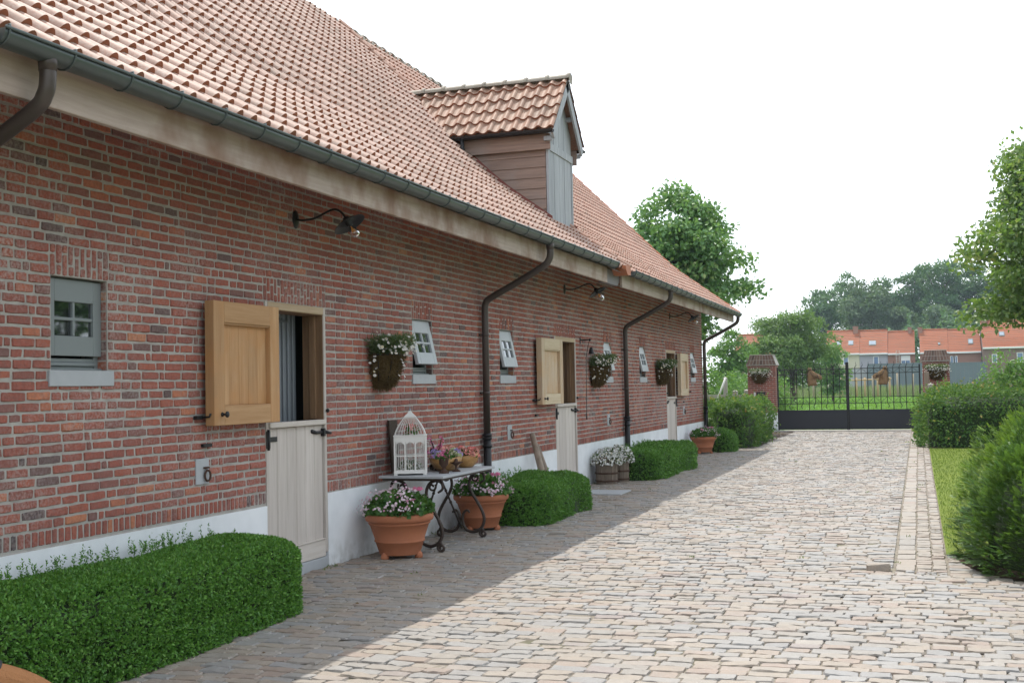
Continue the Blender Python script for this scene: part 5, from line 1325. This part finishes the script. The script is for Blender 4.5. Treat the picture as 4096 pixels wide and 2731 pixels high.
# ------------------------------------------------------------------ trees
def tree(name, label, x, y, crown, n_leaf, leaf, mat, trunk_h, clumps, seed, trunk_r=.12, droop=.1, group=None, shape=None, sub=.36, flat=.62, shell=.55):
    """crown: (cx, cy, cz, rx, ry, rz) in world metres"""
    r = np.random.default_rng(seed); cx, cy_, cz, rx, ry, rz = crown
    t = thing(name, label, 'tree', (x, y, 0), group=group); c = np.array([cx-x, cy_-y, cz]); rad = np.array([rx, ry, rz])
    d = nrm(r.normal(size=(clumps, 3))); s = r.random((clumps, 1))**.45*.82
    cc = d*s
    if shape is not None: cc[:, :2] *= shape(cc[:, 2:3])
    cen = c+cc*rad; cr = sub*rad.mean()*r.uniform(.65, 1.25, clumps)
    per = r.multinomial(n_leaf, (cr**2)/(cr**2).sum()); mb = MB()
    for i in range(clumps):
        m = per[i]; q = nrm(r.normal(size=(m, 3))); q[:, 2] = np.where(q[:, 2] < -.4, -q[:, 2]*.6, q[:, 2])
        off = q*(shell+(1-shell)*r.random((m, 1)))*cr[i]*np.array([1, 1, .8])
        tone = np.clip(r.beta(1.8, 2.2, m)+r.normal()*.12, 0, 1)
        leaves(mb, cen[i]+off, nrm(q+[0, 0, .25]), leaf, leaf*flat, .3, .7, droop, rnd=tone)
    mb.build('crown', mat, t)
    tk = MB(); top = c+np.array([0, 0, rz*.3])
    P = spline([(0, 0, -.1), (.03*trunk_h, 0, trunk_h*.5), (c[0]*.5, c[1]*.5, trunk_h), tuple(c), tuple(top)], 5); tube(tk, P, np.linspace(trunk_r, trunk_r*.3, len(P)), 10)
    for i in r.choice(clumps, min(clumps, 26), replace=False):
        s_ = P[int(len(P)*r.uniform(.45, .9))]; mid = (s_+cen[i])/2+np.array([0, 0, .12*rz*r.random()]); tube(tk, spline([s_, mid, cen[i]], 4), np.linspace(trunk_r*.32, trunk_r*.07, 9), 6)
    tk.build('trunk', M['bark'], t)
    return t
cone = lambda z: np.clip(1.05-.55*np.clip(z, -.2, 1), .3, 1.2)
tree('lime_tree', 'lime tree with large leaves rising behind the far end of the barn', -2.1, 40, (-2.2, 40, 5.5, 2.45, 2.2, 3.4), 26000, .17, M['lime'], 2.2, 150, 3, shape=cone, sub=.27, droop=.35, shell=.4)
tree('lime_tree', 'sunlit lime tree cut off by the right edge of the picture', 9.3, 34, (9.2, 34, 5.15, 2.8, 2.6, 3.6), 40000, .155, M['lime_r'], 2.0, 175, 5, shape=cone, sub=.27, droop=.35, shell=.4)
tree('willow_tree', 'big round pale green tree standing in the field left of the gate', -3.6, 92, (-3.7, 92, 4.0, 3.75, 3.2, 3.75), 23000, .24, M['willow'], 1.4, 80, 8, trunk_r=.2, droop=.5, sub=.30, flat=.45)
tree('dark_tree', 'darker tree at the right flank of the big round field tree', -1.0, 96, (-.9, 96, 2.6, 1.3, 1.4, 2.5), 4500, .22, M['lime'], 1.0, 30, 9, trunk_r=.12, sub=.38)
tree('leafy_tree', 'bright green tree left of the big round field tree', -6.9, 84, (-6.9, 84, 3.0, 1.9, 1.8, 2.6), 6500, .22, M['bush'], 1.0, 40, 10, trunk_r=.12, sub=.34)
for i, (x, y, h, rr) in enumerate(((15.5, 8, 4.6, 3.2), (16.5, 16, 5.2, 3.6), (15.0, 25, 4.8, 3.3), (17.5, 1.5, 5.0, 3.4))):
    tree('garden_tree', ['garden tree across the driveway, mirrored in the grey window', 'tallest garden tree across the driveway, outside the picture', 'garden tree across the driveway level with the second door', 'garden tree across the driveway behind the viewer'][i], x, y, (x, y, h, rr, rr, h*.72), 5200, .3, M['bush'], 1.6, 50, 60+i, trunk_r=.16, sub=.34)
def bush(label, x, y, rx, ry, h, n, leaf, mat, seed, name='shrub', droop=.1):
    r = np.random.default_rng(seed); mb = MB(); k = 26; d = nrm(r.normal(size=(k, 3))); d[:, 2] = np.abs(d[:, 2]); cen = d*r.random((k, 1))**.5*np.array([rx*.8, ry*.8, h*.72]); cen[:, 2] += .15*h; per = n//k
    for c in cen:
        q = nrm(r.normal(size=(per, 3))); cr = r.uniform(.2, .36)*(rx+ry+h)/3
        P = c+q*cr*(.45+.55*r.random((per, 1))); P[:, 2] = np.maximum(P[:, 2], .03); leaves(mb, P, nrm(q+[0, 0, .3]), leaf, leaf*.6, .35, .65, droop, rnd=np.clip(r.beta(1.8, 2, per)+r.normal()*.12, 0, 1))
    st = MB()
    o = tag(mb.build(name, mat, loc=(x, y, 0)), label, 'shrub')
    for i in range(7): tube(st, [(cen[i][0]*.15, cen[i][1]*.15, -.05), tuple(cen[i])], [.035, .012], 6)
    st.build('stems', M['bark'], o); return o
bush('bright green shrub with pointed top behind the right-hand fence', 8.15, 46, 1.75, 1.5, 2.75, 7500, .12, M['bush'], 1)
bush('lower dark green shrub at the right picture edge behind the fence', 10.3, 45, 1.5, 1.5, 2.0, 4500, .12, M['bush'], 2)
bush('tall green shrub behind the barn corner, below the lime tree', -3.4, 54, 1.9, 1.7, 3.0, 6500, .14, M['bush'], 3)
bush('yellow-green shrub left of the left gate pillar, beyond the low fence', -1.5, 56, 1.5, 1.5, 2.7, 5200, .13, M['bush'], 4)
bush('low wild rose beside the left gate pillar', -.55, 43.4, .5, .5, 1.35, 1200, .07, M['beech'], 5)
bush('dense green shrub at the foot of the field tree, seen past the pillar', -4.6, 78, 2.4, 2.0, 2.9, 5200, .18, M['bush'], 6)

# the wood behind the houses: every crown one can tell apart
for i, (x, y, cz, rx, rz, m, lab) in enumerate((
    (-10.6, 222, 12.2, 4.6, 6.8, 'wood_far', 'dark tree at the left end of the wood behind the houses'),
    (-6.2, 232, 14.2, 4.8, 7.2, 'wood_far', 'round crowned tree second from the left in the wood'),
    (-3.2, 215, 11.2, 4.6, 7.2, 'wood_far2', 'broad silvery tree directly behind the first chimney'),
    (.6, 236, 14.4, 4.6, 7.0, 'wood_far', 'tall tree right of the silvery tree'),
    (2.6, 216, 9.0, 3.0, 6.5, 'wood_far2', 'weeping pale tree behind the gap between the house rows'),
    (5.2, 234, 14.8, 4.6, 8.0, 'wood_far', 'tall dark tree above the gap between the house rows'),
    (9.6, 228, 14.8, 5.0, 8.2, 'wood_far', 'highest dark tree of the wood, left of the right-hand lime'),
    (8.6, 212, 8.6, 3.0, 5.0, 'wood_far2', 'low pale green tree in front of the highest dark tree'),
    (14.4, 231, 15.0, 5.2, 8.4, 'wood_far', 'dark tree of the wood touching the lime crown'),
    (19.6, 226, 13.8, 5.2, 8.0, 'wood_far', 'dark tree of the wood behind the right-hand lime'),
    (25.2, 230, 13.6, 5.4, 8.0, 'wood_far', 'farthest right tree of the wood, behind the lime'))):
    tree('wood_tree', lab, x, y, (x, y, cz+.6, rx, rx*.85, rz+1.6), 8000, .52, M[m], 4, 46, 20+i, trunk_r=.4, sub=.30, group='trees of the wood behind the houses', droop=.25)

mb = MB(); n = 14000; P = np.stack([RNG.uniform(-22, 40, n), RNG.uniform(203, 211, n), np.zeros(n)], 1); P[:, 2] = RNG.random(n)*(8.5+3*(P[:, 0] > 4)+1.5*np.sin(P[:, 0]*.7)+np.sin(P[:, 0]*2.1)); leaves(mb, P, np.tile([0, -.5, 1.], (n, 1)), .6, .4, .4, .7)
tag(mb.build('undergrowth', M['wood_far']), 'dark undergrowth at the foot of the wood behind the houses', 'undergrowth', kind='stuff')
# ------------------------------------------------------------------ far houses
def house(label, x0, x1, y, eave, ridge, depth, wall, wins, skies, chim, tile='far_tile', gable=None, back=0):
    t = thing('row_house', label, 'house', (x0, y, 0), group='row houses beyond the field'); W = x1-x0
    b = MB(); prism(b, [(0, 0), (depth, 0), (depth, eave-.05), (depth/2, ridge-.12), (0, eave-.05)], 0, 0.004, W-.004); b.build('wall', M[wall], t)
    r = MB(); th = .12
    n = 14; 
    for i in range(n):
        u0, u1 = i/n, (i+1)/n; o = .05
        r.add([(0, -.3+(depth/2+.3)*u0, eave+(ridge-eave)*u0+o), (W, -.3+(depth/2+.3)*u0, eave+(ridge-eave)*u0+o), (W, -.3+(depth/2+.3)*u1, eave+(ridge-eave)*u1), (0, -.3+(depth/2+.3)*u1, eave+(ridge-eave)*u1)], [[0, 1, 2, 3]], 0, RNG.random())
    r.add([(0, depth+.3, eave), (W, depth+.3, eave), (W, depth/2, ridge), (0, depth/2, ridge)], [[3, 2, 1, 0]], 0, .5)
    tube(r, [(0, depth/2, ridge+.02), (W, depth/2, ridge+.02)], .12, 8); ro = r.build('roof', M[tile], t)
    g = MB(); cbox(g, 0, W, -.42, -.28, eave-.2, eave+.02, .02); g.build('gutter', M['far_white'], t)
    for (a, c, z0, z1) in skies:
        u = lambda z: -.3+(depth/2+.3)*(z-eave)/(ridge-eave)
        s = MB(); V = [(a, u(z0)-.06, z0+.06), (c, u(z0)-.06, z0+.06), (c, u(z1)-.06, z1+.06), (a, u(z1)-.06, z1+.06)]; V += [(p[0], p[1]+.1, p[2]-.1) for p in V]
        s.add(V, [[0, 1, 2, 3], [0, 4, 5, 1], [1, 5, 6, 2], [2, 6, 7, 3], [3, 7, 4, 0]], 0, .5); so_ = s.build('skylight', M['zinc'], ro)
        s = MB(); e = .09; s.add([(a+e, u(z0+e)-.075, z0+e+.075), (c-e, u(z0+e)-.075, z0+e+.075), (c-e, u(z1-e)-.075, z1-e+.075), (a+e, u(z1-e)-.075, z1-e+.075)], [[0, 1, 2, 3]], 0, .5); s.build('skylight_pane', M['sky_glass'], ro)
    for (a, c, z0, z1, sh) in wins:
        f = MB(); cbox(f, a-.08, c+.08, -.06, .02, z0-.12, z0, .01); cbox(f, a-.08, c+.08, -.05, .02, z1, z1+.08, .01); cbox(f, a-.08, a, -.05, .02, z0, z1, .01); cbox(f, c, c+.08, -.05, .02, z0, z1, .01)
        if sh: cbox(f, a, c, -.04, .01, z0+(z1-z0)*.4, z1, .01); cbox(f, (a+c)/2-.03, (a+c)/2+.03, -.04, .01, z0, z0+(z1-z0)*.4, .01)
        fo = f.build('window', M['far_white'], t)
        p = MB(); box(p, a, c, -.018, -.006, z0, z1); p.build('pane', M['far_glass'], fo)
    for (a, c, z0, z1, yy) in chim:
        k = MB(); cbox(k, a, c, yy, yy+.7, z0-.6, z1, .02); cbox(k, a-.05, c+.05, yy-.05, yy+.75, z1, z1+.12, .02); k.build('chimney', M['far_brick'], ro)
    return t
HY = 175
house('pale yellow fronted row house behind the big field tree', -7.0, -2.42, HY, 5.65, 9.0, 7, 'far_yellow', [(2.45, 3.0, 4.15, 5.1, 0)], [(1.4, 2.1, 6.9, 7.5), (3.05, 3.75, 6.85, 7.5)], [(3.65, 4.35, 8.6, 9.5, 3.0)])
house('grey fronted row house with one wide skylight', -2.40, 1.40, HY, 5.6, 8.95, 7, 'far_grey', [(1.95, 2.5, 4.1, 5.1, 0)], [(1.27, 2.25, 6.75, 7.4)], [])
house('red brick row house with ladder and half-closed shutter', 1.42, 5.05, HY, 5.5, 8.7, 7, 'far_brick', [(1.8, 2.9, 4.05, 5.1, 1)], [], [(2.75, 3.25, 8.3, 9.1, 3.1)])
house('brick end house right of the gap with a tall side gable', 5.7, 9.4, HY-1, 5.5, 8.75, 7, 'far_brick', [(4.0, 4.5, 3.9, 4.85, 0)], [(2.4, 2.7, 6.5, 6.8)], [(-.2, .4, 8.2, 9.0, 3.0)])
house('brick row house with a skylight, behind the green shrub', 9.42, 13.6, HY-1, 5.45, 8.65, 7, 'far_brick', [(.6, 1.05, 3.9, 4.85, 0)], [(2.6, 3.25, 6.5, 7.2)], [])
house('taller dark brick house at the right with white window', 13.7, 21.5, HY-3, 5.9, 9.6, 8, 'far_dark', [(4.3, 4.95, 3.95, 5.05, 0), (6.9, 7.5, 3.95, 5.05, 0), (1.2, 1.7, 3.95, 4.9, 0)], [(2.2, 2.9, 7.4, 8.0)], [(.1, .8, 9.0, 9.8, 3.4)])
house('orange roofed house seen through the leaves left of the field tree', -16.5, -10.6, 150, 4.6, 7.9, 7, 'far_brick', [], [], [])
q = MB()
for x in (2.55, 2.95): tube(q, [(x, HY-1.1, 2.5), (x, HY-.35, 5.9)], .035, 6)
for k in range(11): u = k/10; tube(q, [(2.55, HY-1.1+.75*u, 2.6+3.2*u), (2.95, HY-1.1+.75*u, 2.6+3.2*u)], .028, 5)
tag(q.build('ladder', M['concrete']), 'aluminium ladder leaning on the eaves of the red brick house', 'ladder')
for (x0, x1, y, h, lab, m) in ((-5.2, -1.2, 171, 3.45, 'pale low garden hoarding before the yellow house', 'far_grey'), (-1.2, 9.6, 170, 4.0, 'tall dark grey hoarding before the houses', 'hoarding'), (9.6, 14, 170, 3.9, 'dark grey hoarding right of the right gate pillar', 'hoarding')):
    q = MB(); n = int((x1-x0)/.5)
    for k in range(n): a = x0+k*(x1-x0)/n; cbox(q, a+.005, a+(x1-x0)/n-.005, y-.03, y+.03, 0, h, .01)
    cbox(q, x0, x1, y-.06, y+.06, h, h+.06, .01); tag(q.build('hoarding', M[m]), lab, 'hoarding')
# field: rows of young crop, then rough grass, posts and a timber rail
mb = MB(); n = 52000; yy = 42.8+118*RNG.random(n)**1.35; P = np.stack([RNG.uniform(-1, 1, n)*(5.5+yy*.05)+2.3-.01*yy, yy, np.zeros(n)], 1)
P = np.stack([-8+RNG.random(n)*19, yy, np.zeros(n)], 1)
leaves(mb, P, np.tile([0, 0, 1.], (n, 1)), .26, .09, .6, .7, rs=(.6, 1.4)); tag(mb.build('field_crop', M['crop']), 'bright green low crop covering the field behind the gate', 'crop', kind='stuff')
mb = MB(); n = 15000; P = np.stack([RNG.uniform(-14, 15, n), RNG.uniform(124, 160, n), np.zeros(n)], 1); leaves(mb, P, np.tile([0, 0, 1.], (n, 1)), .95, .06, 1., .3, .1, rs=(.5, 1.5)); tag(mb.build('tall_grass', M['tall']), 'strip of tall pale grass along the far edge of the field', 'grass', kind='stuff')
for i, (x, h) in enumerate(((-7.66, 2.55), (-6.6, 2.1), (-6.05, 2.5), (-4.4, 2.2), (-1.38, 2.5), (1.2, 2.2), (3.47, 2.4), (4.86, 2.3))):
    q = MB(); tube(q, [(0, 0, -.1), (RNG.normal()*.02, 0, h)], .09, 8); tag(q.build('field_post', M['post_wood'], loc=(x, 120, 0)), ['weathered field post just right of the left gate pillar', 'short field post beside the left gate hinge', 'tall field post left of the left horse head', 'field post hidden by the left horse head', 'field post behind the middle gate bars', 'field post between the gate middle and the right horse head', 'field post just right of the right horse head', 'field post near the right end of the gate'][i], 'post', 'wooden posts along the field')
tr = thing('timber_fence', 'light timber rail fence between the posts beyond the field', 'fence', (-2.0, 121.5, 0))
for x in (0.2, 1.6, 2.4, 3.6, 4.7): q = MB(); tube(q, [(x, 0, 0), (x, 0, 2.05)], .1, 8); q.build('post', M['rail_wood'], tr)
q = MB(); tube(q, [(0, -.12, 1.78), (2.4, -.12, 1.82), (4.9, -.12, 1.9)], .07, 7); q.build('rail', M['rail_wood'], tr)
mb = MB(); box(mb, -260, 280, -60, 330, -1.2, 45)
hz = mb.build('haze', []); hz['kind'] = 'stuff'
t = NT('haze_air'); vp = t.n('VolumePrincipled'); vp.inputs['Color'].default_value = (.72, .88, 1, 1); vp.inputs['Density'].default_value = HAZE_D; vp.inputs['Anisotropy'].default_value = .3
t.l(vp.outputs[0], t.out.inputs['Volume']); hz.data.materials.append(t.m)
